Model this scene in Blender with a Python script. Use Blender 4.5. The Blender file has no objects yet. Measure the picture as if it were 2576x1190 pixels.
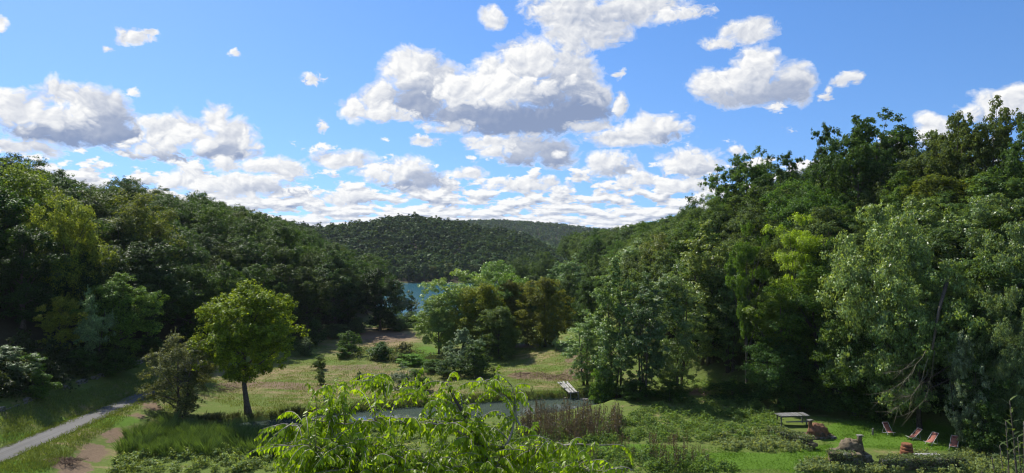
import bpy, math, random
import numpy as np
from mathutils import Vector

scn = bpy.context.scene
COL = scn.collection
R = math.radians
CAMZ = 18.5
FD = 1772.8            # focal length in the units of a 2576 wide view
CX, CY = 1288.0, 595.0

# ------------------------------------------------------------------ camera
cd = bpy.data.cameras.new('camera')
cam = bpy.data.objects.new('camera', cd)
COL.objects.link(cam)
cam.location = (0, 0, CAMZ)
cam.rotation_euler = (R(90), 0, 0)
cd.sensor_width = 36.0
cd.lens = 36.0 * FD / 2576.0
cd.clip_start = 0.1
cd.clip_end = 30000
scn.camera = cam

# ------------------------------------------------------------------ render settings
scn.view_settings.view_transform = 'Standard'
scn.view_settings.look = 'None'
scn.view_settings.gamma = 1.0
scn.view_settings.use_curve_mapping = False
scn.view_settings.exposure = 0.48
cy = scn.cycles
cy.max_bounces = 6
cy.diffuse_bounces = 3
cy.glossy_bounces = 2
cy.transmission_bounces = 4
cy.transparent_max_bounces = 4
cy.volume_bounces = 1
cy.caustics_reflective = False
cy.caustics_refractive = False
cy.use_denoising = True
cy.filter_width = 1.15
cy.sample_clamp_indirect = 4.0

# ------------------------------------------------------------------ sun
SUN_AZ, SUN_EL = R(-38), R(48)
sunvec = Vector((math.sin(SUN_AZ) * math.cos(SUN_EL), math.cos(SUN_AZ) * math.cos(SUN_EL), math.sin(SUN_EL)))
sd = bpy.data.lights.new('sun', 'SUN')
sd.energy = 4.8
sd.angle = R(0.53)
sd.color = (1.0, 0.95, 0.86)
sun = bpy.data.objects.new('sun', sd)
COL.objects.link(sun)
sun.rotation_euler = (-sunvec).to_track_quat('-Z', 'Y').to_euler()
sun.location = (-60, 60, 120)

# ------------------------------------------------------------------ node helpers
class NT:
    def __init__(s, tree):
        s.t = tree
    def n(s, typ, ins=None, **kw):
        nd = s.t.nodes.new(typ)
        for k, v in kw.items():
            setattr(nd, k, v)
        if ins:
            for k, v in ins.items():
                s.set(nd.inputs[k], v)
        return nd
    def set(s, sock, v):
        if isinstance(v, bpy.types.NodeSocket):
            s.t.links.new(v, sock)
        elif isinstance(v, bpy.types.Node):
            s.t.links.new(v.outputs[0], sock)
        else:
            sock.default_value = v
    def m(s, op, a, b=0.0, c=0.0, clamp=False):
        nd = s.t.nodes.new('ShaderNodeMath')
        nd.operation = op
        nd.use_clamp = clamp
        s.set(nd.inputs[0], a); s.set(nd.inputs[1], b); s.set(nd.inputs[2], c)
        return nd.outputs[0]
    def vm(s, op, a, b=(0, 0, 0), c=(0, 0, 0), out=0):
        nd = s.t.nodes.new('ShaderNodeVectorMath')
        nd.operation = op
        s.set(nd.inputs[0], a); s.set(nd.inputs[1], b); s.set(nd.inputs[2], c)
        return nd.outputs[out]
    def mix(s, f, a, b, blend='MIX'):
        nd = s.t.nodes.new('ShaderNodeMix')
        nd.data_type = 'RGBA'
        nd.blend_type = blend
        s.set(nd.inputs[0], f); s.set(nd.inputs[6], a); s.set(nd.inputs[7], b)
        return nd.outputs[2]
    def noise(s, vec, scale, detail=2.0, rough=0.5, dist=0.0):
        nd = s.n('ShaderNodeTexNoise', {'Scale': scale, 'Detail': detail, 'Roughness': rough, 'Distortion': dist})
        if vec is not None:
            s.set(nd.inputs['Vector'], vec)
        return nd.outputs[0]
    def ss(s, x, lo, hi, a=0.0, b=1.0):
        nd = s.n('ShaderNodeMapRange', {0: x, 1: lo, 2: hi, 3: a, 4: b}, interpolation_type='SMOOTHSTEP')
        return nd.outputs[0]

def c4(c):
    return (c[0], c[1], c[2], 1.0)

# ------------------------------------------------------------------ sky with cumulus
# lobes of the clouds, back to front: centre x, y, half width, half height (in a 2576 wide view looking along +Y),
# how much light the lobe gets (0..1), 1 = ragged soft edge
CLOUDS = [
 # left cloud
 (150,236,72,40,.8,0),(250,282,95,70,.62,0),(55,280,120,52,.75,0),(325,335,40,45,.7,0),(-90,300,110,70,.7,0),
 (190,332,190,44,.16,1),(270,325,82,58,.22,1),(110,292,135,34,.88,0),(15,262,65,40,.9,0),(195,285,58,24,.92,0),(60,368,110,20,.7,1),
 (545,298,46,45,.85,0),(450,332,95,48,.75,0),(585,350,72,60,.7,0),(395,335,50,46,.85,0),(570,382,85,26,.25,1),(420,396,110,14,.35,1),
 (480,342,72,34,.92,0),(395,366,105,28,.85,0),(522,366,26,15,.9,0),(625,360,32,42,.85,0),(560,335,40,25,.8,0),
 # large centre cloud
 (1440,80,70,70,.8,1),(1035,180,78,58,.85,0),(955,248,50,50,.8,0),(1105,205,72,62,.55,0),(1330,152,92,58,.9,0),(1245,190,82,50,.85,0),(1440,188,76,80,.6,0),(1485,245,52,58,.6,0),
 (1355,232,135,50,.26,1),(1060,258,92,48,.22,1),(1300,302,245,40,.05,1),(1430,285,112,45,.06,1),(1200,280,150,48,.2,1),
 (1180,216,86,44,.92,0),(1270,228,92,44,.95,0),(1350,214,76,22,.85,0),(1140,238,60,34,.88,0),(1442,202,22,12,.95,0),(900,270,52,33,.92,0),(955,278,62,28,.85,0),(1060,188,26,12,.95,0),(1000,294,62,16,.8,1),
 (1130,316,75,16,.72,1),(1490,316,60,20,.6,1),(1560,262,20,34,.8,1),
 # top cloud
 (1425,22,105,62,.8,1),(1505,72,96,48,.72,1),(1600,22,125,42,.75,1),(1722,35,78,18,.85,1),(1500,40,90,28,.5,1),(1545,55,60,20,.6,1),
 # right clouds
 (1882,78,72,30,.8,1),(1812,105,46,18,.85,1),
 (1905,165,66,56,.88,0),(1800,216,76,46,.85,0),(2002,208,62,60,.62,0),(1880,242,130,30,.4,1),(1965,228,72,38,.3,1),(1850,198,70,36,.88,0),(1905,205,52,38,.62,0),
 # middle tier
 (1640,322,102,36,.85,0),(1662,346,76,16,.25,1),(1560,350,92,26,.8,1),(1310,370,112,40,.5,0),(1392,380,60,44,.3,1),(1262,386,62,28,.88,0),(1230,357,76,20,.88,1),(1320,402,82,16,.25,1),(1075,350,40,14,.88,1),(1412,384,18,14,.92,0),
 # low tier
 (1030,428,66,44,.88,0),(1072,456,62,28,.35,1),(950,440,72,22,.88,0),(1000,462,52,12,.3,1),(865,398,86,26,.85,1),(700,425,92,30,.88,0),(620,470,126,36,.85,0),(690,478,60,12,.5,1),(470,455,72,36,.9,0),(545,472,62,28,.85,0),(575,415,50,22,.8,1),
 (1175,437,56,20,.9,0),(1310,464,116,22,.85,0),(1535,415,72,37,.88,0),(1562,436,62,16,.35,1),(1735,400,94,33,.88,0),(1742,427,72,14,.45,1),(1610,456,86,24,.85,0),(1712,462,102,24,.85,0),(862,498,88,20,.85,0),(1865,372,26,14,.9,0),
 # scraps
 (330,92,48,24,.9,1),(375,76,24,10,.85,1),(1237,42,34,28,.85,1),(787,197,28,14,.9,1),(345,231,17,11,.9,1),(806,312,15,15,.9,1),(2130,205,34,22,.85,1),(2085,243,20,16,.8,1),(1945,272,32,14,.85,1),(268,121,13,8,.9,1),(585,130,16,9,.9,1),(1565,187,16,12,.8,1),(2,62,24,20,.9,1),
 (2530,262,125,44,.85,0),(2700,230,150,60,.8,0),(2345,330,55,52,.85,0),
]

def build_world():
    w = bpy.data.worlds.new('World')
    scn.world = w
    w.use_nodes = True
    t = w.node_tree
    t.nodes.clear()
    W = NT(t)
    # billowing relief, used twice (second time a little towards the sun)
    g = bpy.data.node_groups.new('billows', 'ShaderNodeTree')
    g.interface.new_socket('P', in_out='INPUT', socket_type='NodeSocketVector')
    g.interface.new_socket('D', in_out='OUTPUT', socket_type='NodeSocketFloat')
    g.interface.new_socket('L', in_out='OUTPUT', socket_type='NodeSocketFloat')
    gi = g.nodes.new('NodeGroupInput'); go = g.nodes.new('NodeGroupOutput')
    G = NT(g)
    q = G.vm('MULTIPLY', gi.outputs[0], (1, 1.25, 1))
    b = None
    for sc_, am in ((30.0, 1.0), (70.0, 0.5), (160.0, 0.25)):
        n1 = G.noise(q, sc_, 0.0, 0.5)
        a1 = G.m('MULTIPLY_ADD', G.m('ABSOLUTE', G.m('SUBTRACT', n1, 0.5)), am * 4.0, -am * 0.45)
        b = a1 if b is None else G.m('ADD', b, a1)
    n4 = G.m('SUBTRACT', G.noise(q, 100.0, 4.0, 0.62), 0.5)
    g.links.new(G.m('MULTIPLY_ADD', n4, 0.8, b), go.inputs[0])
    g.links.new(G.m('MULTIPLY_ADD', n4, 0.4, b), go.inputs[1])

    tc = W.n('ShaderNodeTexCoord')
    s3 = W.n('ShaderNodeSeparateXYZ', {0: tc.outputs['Generated']})
    az = W.m('ARCTAN2', s3.outputs[0], s3.outputs[1])
    el = W.m('ARCSINE', s3.outputs[2])
    P = W.n('ShaderNodeCombineXYZ', {0: az, 1: el, 2: 0.0}).outputs[0]
    wn = W.n('ShaderNodeTexNoise', {'Vector': P, 'Scale': 20.0, 'Detail': 3.0})
    pw = W.vm('ADD', P, W.vm('MULTIPLY', W.vm('SUBTRACT', wn.outputs[1], (0.5, 0.5, 0.5)), (0.034, 0.022, 0)))
    def billow(src, off):
        gn = t.nodes.new('ShaderNodeGroup'); gn.node_tree = g
        W.set(gn.inputs[0], src if off is None else W.vm('ADD', src, off))
        return gn.outputs
    b0 = billow(pw, None)
    b1 = billow(pw, (-0.0045, 0.0055, 0))
    rel = W.m('MULTIPLY', W.m('SUBTRACT', b0[1], b1[1]), 0.27)
    b0 = b0[0]
    wisp = W.noise(W.vm('MULTIPLY', P, (1.0, 1.6, 1)), 44.0, 6.0, 0.68, 0.6)
    wisp = W.m('SUBTRACT', wisp, 0.5)
    # banks of small clouds towards the horizon, all round: flat-based rows that pack closer with distance
    vv = W.m('LOGARITHM', W.m('ADD', W.m('ABSOLUTE', el), 0.04), 2.718)
    pb = W.n('ShaderNodeCombineXYZ', {0: az, 1: W.m('MULTIPLY', vv, 0.25), 2: 0.0}).outputs[0]
    nb = W.noise(pb, 25.0, 6.0, 0.58)
    nb2 = W.noise(W.vm('ADD', pb, (-0.004, 0.014, 0)), 25.0, 3.0, 0.58)
    cov = W.ss(el, 0.02, 0.17, 0.115, -0.17)
    cov = W.m('SUBTRACT', cov, W.ss(el, 0.13, 0.24, 0.0, 0.25))
    bank = W.m('ADD', W.m('SUBTRACT', nb, 0.5), cov)
    # scattered fair-weather clouds outside the view
    nf = W.noise(W.vm('ADD', P, (7.3, 2.1, 0)), 3.1, 5.0, 0.52)
    far = W.m('SUBTRACT', W.m('SUBTRACT', nf, 0.54), W.ss(W.m('ABSOLUTE', az), 0.72, 0.95, 0.5, 0.0))
    alpha = W.ss(W.m('MAXIMUM', bank, far), -0.01, 0.055)
    lum = W.m('MULTIPLY_ADD', W.m('SUBTRACT', nb, nb2), 3.4, W.m('MULTIPLY_ADD', rel, -0.6, 0.74))
    BQ = {}
    def edge(soft, k, m):
        """constant part of an edge, shared by lobes of a like size"""
        key = (soft, k, m)
        if key not in BQ:
            src = W.m('MULTIPLY_ADD', wisp, k, W.m('MULTIPLY', b0, 0.08)) if soft else W.m('MULTIPLY_ADD', wisp, 0.5, W.m('MULTIPLY', b0, k * 0.85))
            BQ[key] = W.m('MULTIPLY_ADD', src, m, m * (1.46 if soft else 1.44))
        return BQ[key]
    for soft in (0, 1):
        for k, m in (((0.8, 3.6), (1.5, 3.2), (2.8, 2.6)) if soft else ((0.13, 4.2), (0.22, 3.8), (0.34, 3.4))):
            edge(soft, k, m)
    for (x, y, rx, ry, li, soft) in CLOUDS:
        dx, dy = x - CX, CY - y
        a_ = math.atan2(dx, FD); e_ = math.atan2(dy, math.hypot(dx, FD))
        ax = rx / FD * math.cos(a_) ** 2 * 1.07; ay = ry / FD * math.cos(a_) * 1.07
        rm = min(ax, ay)
        if soft:
            k, m = (0.8, 3.6) if rm > 0.014 else (1.5, 3.2) if rm > 0.009 else (2.8, 2.6)
        else:
            k, m = (0.13, 4.2) if rm > 0.026 else (0.22, 3.8) if rm > 0.017 else (0.34, 3.4)
        up = 0.16 if soft else 0.26
        v = W.vm('MULTIPLY_ADD', pw, (1 / ax, 1 / ay, 0), (-a_ / ax, -e_ / ay, 1.0))
        l = W.vm('LENGTH', v, out=1)
        al = W.m('MULTIPLY_ADD', l, -m, edge(soft, k, m), clamp=True)
        li_ = W.vm('DOT_PRODUCT', v, (-0.55 * up, 0.83 * up, li - 0.10), out=1)
        mx = t.nodes.new('ShaderNodeMix'); mx.data_type = 'FLOAT'; mx.clamp_factor = False
        W.set(mx.inputs[0], al); W.set(mx.inputs[2], lum); W.set(mx.inputs[3], li_)
        lum = mx.outputs[0]
        alpha = W.m('MAXIMUM', alpha, al)
    # relief shows on the lit lobes, hardly in the shaded bellies
    lum = W.m('MULTIPLY_ADD', rel, W.ss(lum, 0.1, 0.7, 0.3, 1.0), lum, clamp=True)
    # the thin edge of a cloud lets the light through
    lum = W.m('MAXIMUM', lum, W.ss(alpha, 0.8, 0.2, 0.0, 0.8))
    ccol = W.mix(lum, c4((0.19, 0.245, 0.375)), c4((0.72, 0.72, 0.715)))
    # clear sky
    sk = t.nodes.new('ShaderNodeTexSky')
    sk.sky_type = 'NISHITA'
    sk.sun_disc = False
    sk.sun_elevation = SUN_EL
    sk.sun_rotation = SUN_AZ
    sk.altitude = 100.0
    sk.air_density = 1.0
    sk.dust_density = 0.2
    sk.ozone_density = 3.0
    zc = W.m('MULTIPLY_ADD', s3.outputs[2], 0.82, 0.16)
    W.set(sk.inputs[0], W.vm('NORMALIZE', W.n('ShaderNodeCombineXYZ', {0: s3.outputs[0], 1: s3.outputs[1], 2: zc}).outputs[0]))
    skyc = W.n('ShaderNodeHueSaturation', {'Hue': 0.507, 'Saturation': 1.24, 'Value': 1.1, 'Color': sk.outputs[0]}).outputs[0]
    BGS = 0.108
    cc = W.vm('SCALE', ccol); cc.node.inputs[3].default_value = 1.0 / BGS
    bg = W.n('ShaderNodeBackground', {0: W.mix(alpha, skyc, cc), 1: BGS})
    out = W.n('ShaderNodeOutputWorld')
    t.links.new(bg.outputs[0], out.inputs[0])
    w.cycles.sampling_method = 'MANUAL'
    w.cycles.sample_map_resolution = 512
build_world()

# ------------------------------------------------------------------ terrain
def sst(x, a, b):
    t = np.clip((x - a) / (b - a), 0, 1)
    return t * t * (3 - 2 * t)

_vn = np.random.default_rng(5).random((64, 64))
def vnoise(x, y, s):
    x = np.asarray(x, float) / s + 100.3; y = np.asarray(y, float) / s + 57.7
    xi = np.floor(x).astype(int); yi = np.floor(y).astype(int)
    fx = x - xi; fy = y - yi
    fx = fx * fx * (3 - 2 * fx); fy = fy * fy * (3 - 2 * fy)
    a = _vn[xi % 64, yi % 64]; b = _vn[(xi + 1) % 64, yi % 64]
    c = _vn[xi % 64, (yi + 1) % 64]; d = _vn[(xi + 1) % 64, (yi + 1) % 64]
    return (a * (1 - fx) + b * fx) * (1 - fy) + (c * (1 - fx) + d * fx) * fy - 0.5

# banks of the pond, as X -> Y
PFX = [-34, -30.5, -20, -12.5, 0.9, 9.6, 15]; PFY = [70.2, 71.5, 76.3, 79.2, 82.9, 84.4, 84.8]
PNX = [-34, -30.5, -24, -12.5, 0.9, 5.5, 9.6, 15]; PNY = [69.2, 66.6, 68.6, 72.0, 73.6, 75.6, 79.0, 84.0]
LAKE_Z, POND_Z = -7.0, -0.75
LFY = [0, 90, 112, 139, 180, 232, 265, 330, 380, 500]
LFX = [-46.2, -46.2, -38, -29, -33, -42, -66, -120, -160, -190]
RFY = [0, 55, 62, 66, 70, 81, 97, 118, 140, 200, 260, 330, 380, 600]
RFX = [60, 52, 46, 42, 38, 28.5, 19, 17, 20, 22, 14, 12, 22, 60]
def crest(tv, pts, Y, H):
    xs = [(p[0] - CX) / FD for p in pts]; ys = [CAMZ + (CY - p[1]) / FD * Y - H for p in pts]
    return np.interp(tv, xs, ys)
HILL1 = [(-600, 560), (400, 560), (640, 548), (700, 548), (760, 557), (820, 564), (900, 556), (990, 543), (1060, 543), (1120, 552), (1200, 563), (1290, 578), (1340, 596), (1380, 622), (1430, 680), (1600, 700), (3000, 700)]
HILL2 = [(-800, 575), (900, 565), (1170, 555), (1250, 553), (1330, 557), (1400, 563), (1470, 571), (1500, 576), (1700, 578), (3400, 575)]

def T(x, y):
    x = np.asarray(x, float); y = np.asarray(y, float)
    x, y = np.broadcast_arrays(x, y)
    z = np.zeros(x.shape)
    z = z + vnoise(x, y, 18) * 0.5 * sst(np.abs(x - 5), 0, 20)
    # meadow falls towards the lake
    z = z - 9.5 * sst(y, 145, 262)
    # grassy bank to the right of the grove
    z = z + 2.3 * sst(x, -2, 14) * sst(y, 88, 110) * (1 - sst(y, 125, 155))
    # road shelf at the foot of the left bank
    yroad = sst(-x, 33.5, 38.5)
    z = z * (1 - yroad) + yroad * 1.0 * (1 - sst(y, 120, 150)) + yroad * z * sst(y, 120, 150)
    lf = np.interp(y, LFY, LFX)
    bank = np.clip((-42.6 - x) / 3.6, 0, 1) * 2.2 * (1 - sst(y, 95, 112))
    dl = np.maximum(lf - x, 0)
    hc = np.interp(y, [0, 120, 180, 225, 270, 340], [27, 27, 24, 20, 14, 6])
    left = hc * (1 - np.exp(-dl * 0.52 / np.maximum(hc, 1)) ) * 1.12
    z = z + bank + np.where(dl > 0, left, 0) + 8.0 * sst(dl, 0, 6) * sst(y, 150, 262)
    rf = np.interp(y, RFY, RFX)
    dr = np.maximum(x - rf, 0)
    hr = np.interp(y, [0, 60, 110, 150, 200, 300, 380, 450], [24, 25, 26, 24, 18, 15.5, 6, 3])
    right = hr * (1 - np.exp(-dr * 0.62 / np.maximum(hr, 1))) * 1.1
    z = z + right + 9.0 * sst(dr, 0, 8) * sst(y, 150, 262)
    # hummocks on the slopes
    z = z + vnoise(x, y, 23) * 2.4 * sst(dl + dr, 4, 25) * (y < 420)
    # far hills
    tv = x / np.maximum(y, 1)
    c1 = crest(tv, HILL1, 600, 8) + vnoise(x, y, 70) * 3
    f1 = sst(y, 385, 600)
    far = -6.2 + (c1 + 6.2) * f1
    far = far - np.maximum(c1, 0) * 0.85 * sst(y, 640, 900)
    c2 = crest(tv, HILL2, 1500, 8)
    far = far + (c2 - far) * sst(y, 1050, 1500)
    far = far - (c2 - 30) * 0.4 * sst(y, 1700, 4000)
    wf = sst(y, 372, 392)
    z = z * (1 - wf) + far * wf
    # lake basin
    lb = sst(y, 226, 240) * (1 - sst(y, 368, 384)) * sst(dl, 6, 0.0) * sst(dr, 6, 0.0)
    z = z + (-10.5 - z) * lb
    # pond channel
    yf = np.interp(x, PFX, PFY); yn = np.interp(x, PNX, PNY)
    inx = sst(x, -32.5, -29.5) * (1 - sst(x, 11.5, 14))
    inp = sst(y, yn - 0.9, yn + 0.5) * (1 - sst(y, yf - 0.4, yf + 0.5)) * inx
    z = z + (-1.9 - z) * inp
    # ground rises to the terrace under the viewpoint
    up = 11.0 * (1 - sst(y, 2, 36)) + 3 * sst(-y, 0, 50)
    near = 1 - sst(y, 30, 50)
    z = z * (1 - near) + np.maximum(z * 0, up) * near + z * near * 0.0
    return z

def TZ(x, y):
    return float(T(np.array([x]), np.array([y]))[0])

def G(xd, yd):
    """points of the ground that lie behind display positions (arrays)"""
    xd = np.atleast_1d(np.asarray(xd, float)); yd = np.atleast_1d(np.asarray(yd, float))
    Ys = np.concatenate([np.arange(46, 160, 0.5), np.arange(160, 420, 2)])
    X = (xd[:, None] - CX) / FD * Ys[None]
    Zr = CAMZ + (CY - yd[:, None]) / FD * Ys[None]
    Z = T(X, np.broadcast_to(Ys[None], X.shape))
    below = Zr <= Z
    k = np.argmax(below, axis=1)
    ok = below.any(axis=1) & (k > 0)
    k = np.maximum(k, 1)
    i = np.arange(len(xd))
    a = Zr[i, k - 1] - Z[i, k - 1]; b = Zr[i, k] - Z[i, k]
    f = np.clip(a / np.maximum(a - b, 1e-6), 0, 1)
    Y = Ys[k - 1] + f * (Ys[k] - Ys[k - 1])
    X = (xd - CX) / FD * Y
    return np.stack([X, Y, T(X, Y)], 1), ok

def g1(xd, yd):
    p, ok = G([xd], [yd])
    return p[0]

def in_poly(xs, ys, poly):
    inside = np.zeros(xs.shape, bool)
    n = len(poly)
    for i in range(n):
        x0, y0 = poly[i]; x1, y1 = poly[(i + 1) % n]
        c = ((y0 > ys) != (y1 > ys)) & (xs < (x1 - x0) * (ys - y0) / ((y1 - y0) if y1 != y0 else 1e-9) + x0)
        inside ^= c
    return inside

# ------------------------------------------------------------------ mesh helpers
def new_mesh(name, V, F, mats, attrs=None, mat_idx=None, smooth=False):
    V = np.asarray(V, np.float32)
    me = bpy.data.meshes.new(name)
    if isinstance(F, np.ndarray):
        me.vertices.add(len(V)); me.vertices.foreach_set('co', V.ravel())
        k = F.shape[1]
        me.loops.add(F.size); me.loops.foreach_set('vertex_index', F.astype(np.int32).ravel())
        me.polygons.add(len(F)); me.polygons.foreach_set('loop_start', np.arange(0, F.size, k, dtype=np.int32))
        me.update(calc_edges=True)
    else:
        me.from_pydata([tuple(map(float, v)) for v in V], [], F)
        me.update()
    for m in (mats if isinstance(mats, (list, tuple)) else [mats]):
        me.materials.append(m)
    if attrs:
        for k_, a in attrs.items():
            at = me.attributes.new(k_, 'FLOAT', 'POINT')
            at.data.foreach_set('value', np.asarray(a, np.float32))
    if mat_idx is not None:
        me.polygons.foreach_set('material_index', np.asarray(mat_idx, np.int32))
    if smooth:
        me.polygons.foreach_set('use_smooth', np.ones(len(me.polygons), bool))
    return me

def link(name, me, parent=None, loc=None, color=None):
    o = bpy.data.objects.new(name, me)
    COL.objects.link(o)
    if parent is not None:
        o.parent = parent
    if loc is not None:
        o.location = loc
    if color is not None:
        o.color = c4(color)
    return o

def tag(o, label, cat=None, group=None, kind=None):
    if label: o['label'] = label
    if cat: o['category'] = cat
    if group: o['group'] = group
    if kind: o['kind'] = kind
    return o

def thing(name, label, cat, loc=(0, 0, 0), rotz=0.0, group=None, scale=(1, 1, 1)):
    o = bpy.data.objects.new(name, None)
    o.empty_display_size = 0.2
    COL.objects.link(o)
    o.location = loc; o.rotation_euler = (0, 0, rotz); o.scale = scale
    return tag(o, label, cat, group)

def tube_arrays(paths, nseg=6):
    """paths: list of (points Nx3, radii N) -> V, F(list)"""
    V, F = [], []
    for pts, rad in paths:
        pts = np.asarray(pts, float)
        base = sum(len(v) for v in V)
        d = np.gradient(pts, axis=0)
        d /= np.maximum(np.linalg.norm(d, axis=1), 1e-9)[:, None]
        ref = np.where(np.abs(d[:, 2:3]) > 0.9, np.array([[1.0, 0, 0]]), np.array([[0, 0, 1.0]]))
        a = np.cross(d, ref); a /= np.linalg.norm(a, axis=1)[:, None]
        b = np.cross(d, a)
        ang = np.linspace(0, 2 * np.pi, nseg, endpoint=False)
        ring = pts[:, None] + np.asarray(rad)[:, None, None] * (np.cos(ang)[None, :, None] * a[:, None] + np.sin(ang)[None, :, None] * b[:, None])
        V.append(ring.reshape(-1, 3))
        n = len(pts)
        for i in range(n - 1):
            for j in range(nseg):
                k = (j + 1) % nseg
                F.append((base + i * nseg + j, base + i * nseg + k, base + (i + 1) * nseg + k, base + (i + 1) * nseg + j))
        F.append(tuple(base + j for j in range(nseg))[::-1])
        F.append(tuple(base + (n - 1) * nseg + j for j in range(nseg)))
    return np.concatenate(V), F

def box_arrays(sx, sy, sz, jit=0.0, seed=0, bev=0.12):
    """a block with worn corners: 24 verts"""
    rr = np.random.default_rng(seed)
    bm = np.array([(x, y, z) for x in (-1, 1) for y in (-1, 1) for z in (-1, 1)], float)
    V, F = [], []
    h = np.array([sx, sy, sz]) / 2
    b = bev * min(h)
    idx = {}
    for c in bm:
        for ax in range(3):
            p = c * (h - b); p[ax] = c[ax] * h[ax]
            idx[(tuple(c), ax)] = len(V); V.append(p)
    V = np.array(V) + rr.normal(0, 1, (24, 3)) * jit * h
    for ax in range(3):
        o1, o2 = [a for a in range(3) if a != ax]
        for s in (-1, 1):
            q = []
            for u, v in ((-1, -1), (1, -1), (1, 1), (-1, 1)):
                c = [0, 0, 0]; c[ax] = s; c[o1] = u; c[o2] = v
                q.append(idx[(tuple(map(float, c)), ax)])
            F.append(tuple(q))
    for ax in range(3):
        o1, o2 = [a for a in range(3) if a != ax]
        for u in (-1, 1):
            for v in (-1, 1):
                c0 = [0, 0, 0]; c0[o1] = u; c0[o2] = v
                a = list(c0); a[ax] = -1; bb = list(c0); bb[ax] = 1
                a = tuple(map(float, a)); bb = tuple(map(float, bb))
                F.append((idx[(a, o1)], idx[(bb, o1)], idx[(bb, o2)], idx[(a, o2)]))
    for c in bm:
        c = tuple(c)
        F.append((idx[(c, 0)], idx[(c, 1)], idx[(c, 2)]))
    return V, F

# ------------------------------------------------------------------ materials
def base_mat(name):
    m = bpy.data.materials.new(name)
    m.use_nodes = True
    t = m.node_tree
    t.nodes.clear()
    N = NT(t)
    out = N.n('ShaderNodeOutputMaterial')
    return m, N, out

def leaf_mat(name, color=None, trans=0.47, gloss=0.13, rough=0.5, yellow=(1.5, 1.25, 0.45), var=0.5):
    m, N, out = base_mat(name)
    if color is None:
        oi = N.n('ShaderNodeObjectInfo')
        col = oi.outputs['Color']
    else:
        col = N.n('ShaderNodeRGB').outputs[0]
        col.default_value = c4(color)
    tn = N.n('ShaderNodeAttribute', attribute_name='tint').outputs['Fac']
    v = N.m('MULTIPLY_ADD', tn, 2 * var, 1 - var)
    col2 = N.mix(1.0, col, N.n('ShaderNodeCombineColor', {0: v, 1: v, 2: v}).outputs[0], 'MULTIPLY')
    hot = N.ss(tn, 0.75, 1.0, 0.0, 0.35)
    col2 = N.mix(hot, col2, N.mix(1.0, col2, c4((1.45, 1.1, 0.6)), 'MULTIPLY'))
    pr = N.n('ShaderNodeBsdfPrincipled', {'Base Color': col2, 'Roughness': rough, 'Specular IOR Level': gloss})
    tr = N.n('ShaderNodeBsdfTranslucent', {0: N.mix(1.0, col2, c4(yellow), 'MULTIPLY')})
    mx = N.n('ShaderNodeMixShader', {0: trans, 1: pr.outputs[0], 2: tr.outputs[0]})
    N.t.links.new(mx.outputs[0], out.inputs[0])
    return m

def rough_mat(name, c1, c2, scale=8.0, rough=0.9, bump=0.4, detail=6.0, dist=0.02, c3=None):
    m, N, out = base_mat(name)
    tc = N.n('ShaderNodeTexCoord').outputs['Object']
    n = N.noise(tc, scale, detail, 0.6)
    f = N.ss(n, 0.3, 0.7)
    col = N.mix(f, c4(c1), c4(c2))
    if c3 is not None:
        n2 = N.noise(tc, scale * 0.35, 3.0, 0.6)
        col = N.mix(N.ss(n2, 0.52, 0.66), col, c4(c3))
    bp = N.n('ShaderNodeBump', {'Strength': bump, 'Distance': dist, 'Height': n})
    pr = N.n('ShaderNodeBsdfPrincipled', {'Base Color': col, 'Roughness': rough, 'Specular IOR Level': 0.25, 'Normal': bp.outputs[0]})
    N.t.links.new(pr.outputs[0], out.inputs[0])
    return m

M = {}
M['leaf'] = leaf_mat('leaf')
M['leaf_shiny'] = leaf_mat('leaf_shiny', None, trans=0.42, gloss=0.5, rough=0.4)
M['leaf_far'] = leaf_mat('leaf_far', (0.048, 0.088, 0.026), trans=0.3, gloss=0.02, var=0.6)
M['leaf_silver'] = leaf_mat('leaf_silver', None, trans=0.3, gloss=0.3, rough=0.45, yellow=(1.2, 1.15, 0.7))
M['leaf_lime'] = leaf_mat('leaf_lime', None, trans=0.6, gloss=0.35, rough=0.4, yellow=(1.15, 1.15, 0.3), var=0.35)
M['bark'] = rough_mat('bark', (0.06, 0.05, 0.04), (0.13, 0.11, 0.09), 6.0)
M['bark_grey'] = rough_mat('bark_grey', (0.18, 0.16, 0.13), (0.34, 0.31, 0.27), 14.0)
M['dead_wood'] = rough_mat('dead_wood', (0.10, 0.09, 0.055), (0.19, 0.17, 0.11), 12.0)
M['stalk'] = rough_mat('stalk', (0.045, 0.028, 0.020), (0.10, 0.062, 0.042), 3.0)
M['stone'] = rough_mat('stone', (0.10, 0.095, 0.08), (0.26, 0.245, 0.21), 5.0, c3=(0.05, 0.06, 0.03))
M['clay'] = rough_mat('clay', (0.12, 0.06, 0.032), (0.23, 0.12, 0.065), 4.0, c3=(0.08, 0.065, 0.035), bump=0.8, dist=0.05)
M['clay_grey'] = rough_mat('clay_grey', (0.09, 0.07, 0.045), (0.20, 0.16, 0.10), 4.0, c3=(0.05, 0.055, 0.025), bump=0.8, dist=0.05)
M['terracotta'] = rough_mat('terracotta', (0.13, 0.055, 0.028), (0.27, 0.11, 0.05), 4.0, c3=(0.08, 0.05, 0.03))
M['old_wood'] = rough_mat('old_wood', (0.11, 0.11, 0.105), (0.24, 0.235, 0.225), 5.0, c3=(0.07, 0.08, 0.05))
M['grey_wood'] = rough_mat('grey_wood', (0.09, 0.09, 0.08), (0.19, 0.19, 0.18), 9.0)
M['pale_wood'] = rough_mat('pale_wood', (0.33, 0.32, 0.29), (0.52, 0.50, 0.46), 6.0, c3=(0.22, 0.20, 0.16))
M['frame_wood'] = rough_mat('frame_wood', (0.42, 0.40, 0.38), (0.62, 0.60, 0.57), 18.0, rough=0.5)
M['canvas'] = rough_mat('canvas', (0.27, 0.10, 0.07), (0.36, 0.15, 0.11), 9.0, bump=0.1)
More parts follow.
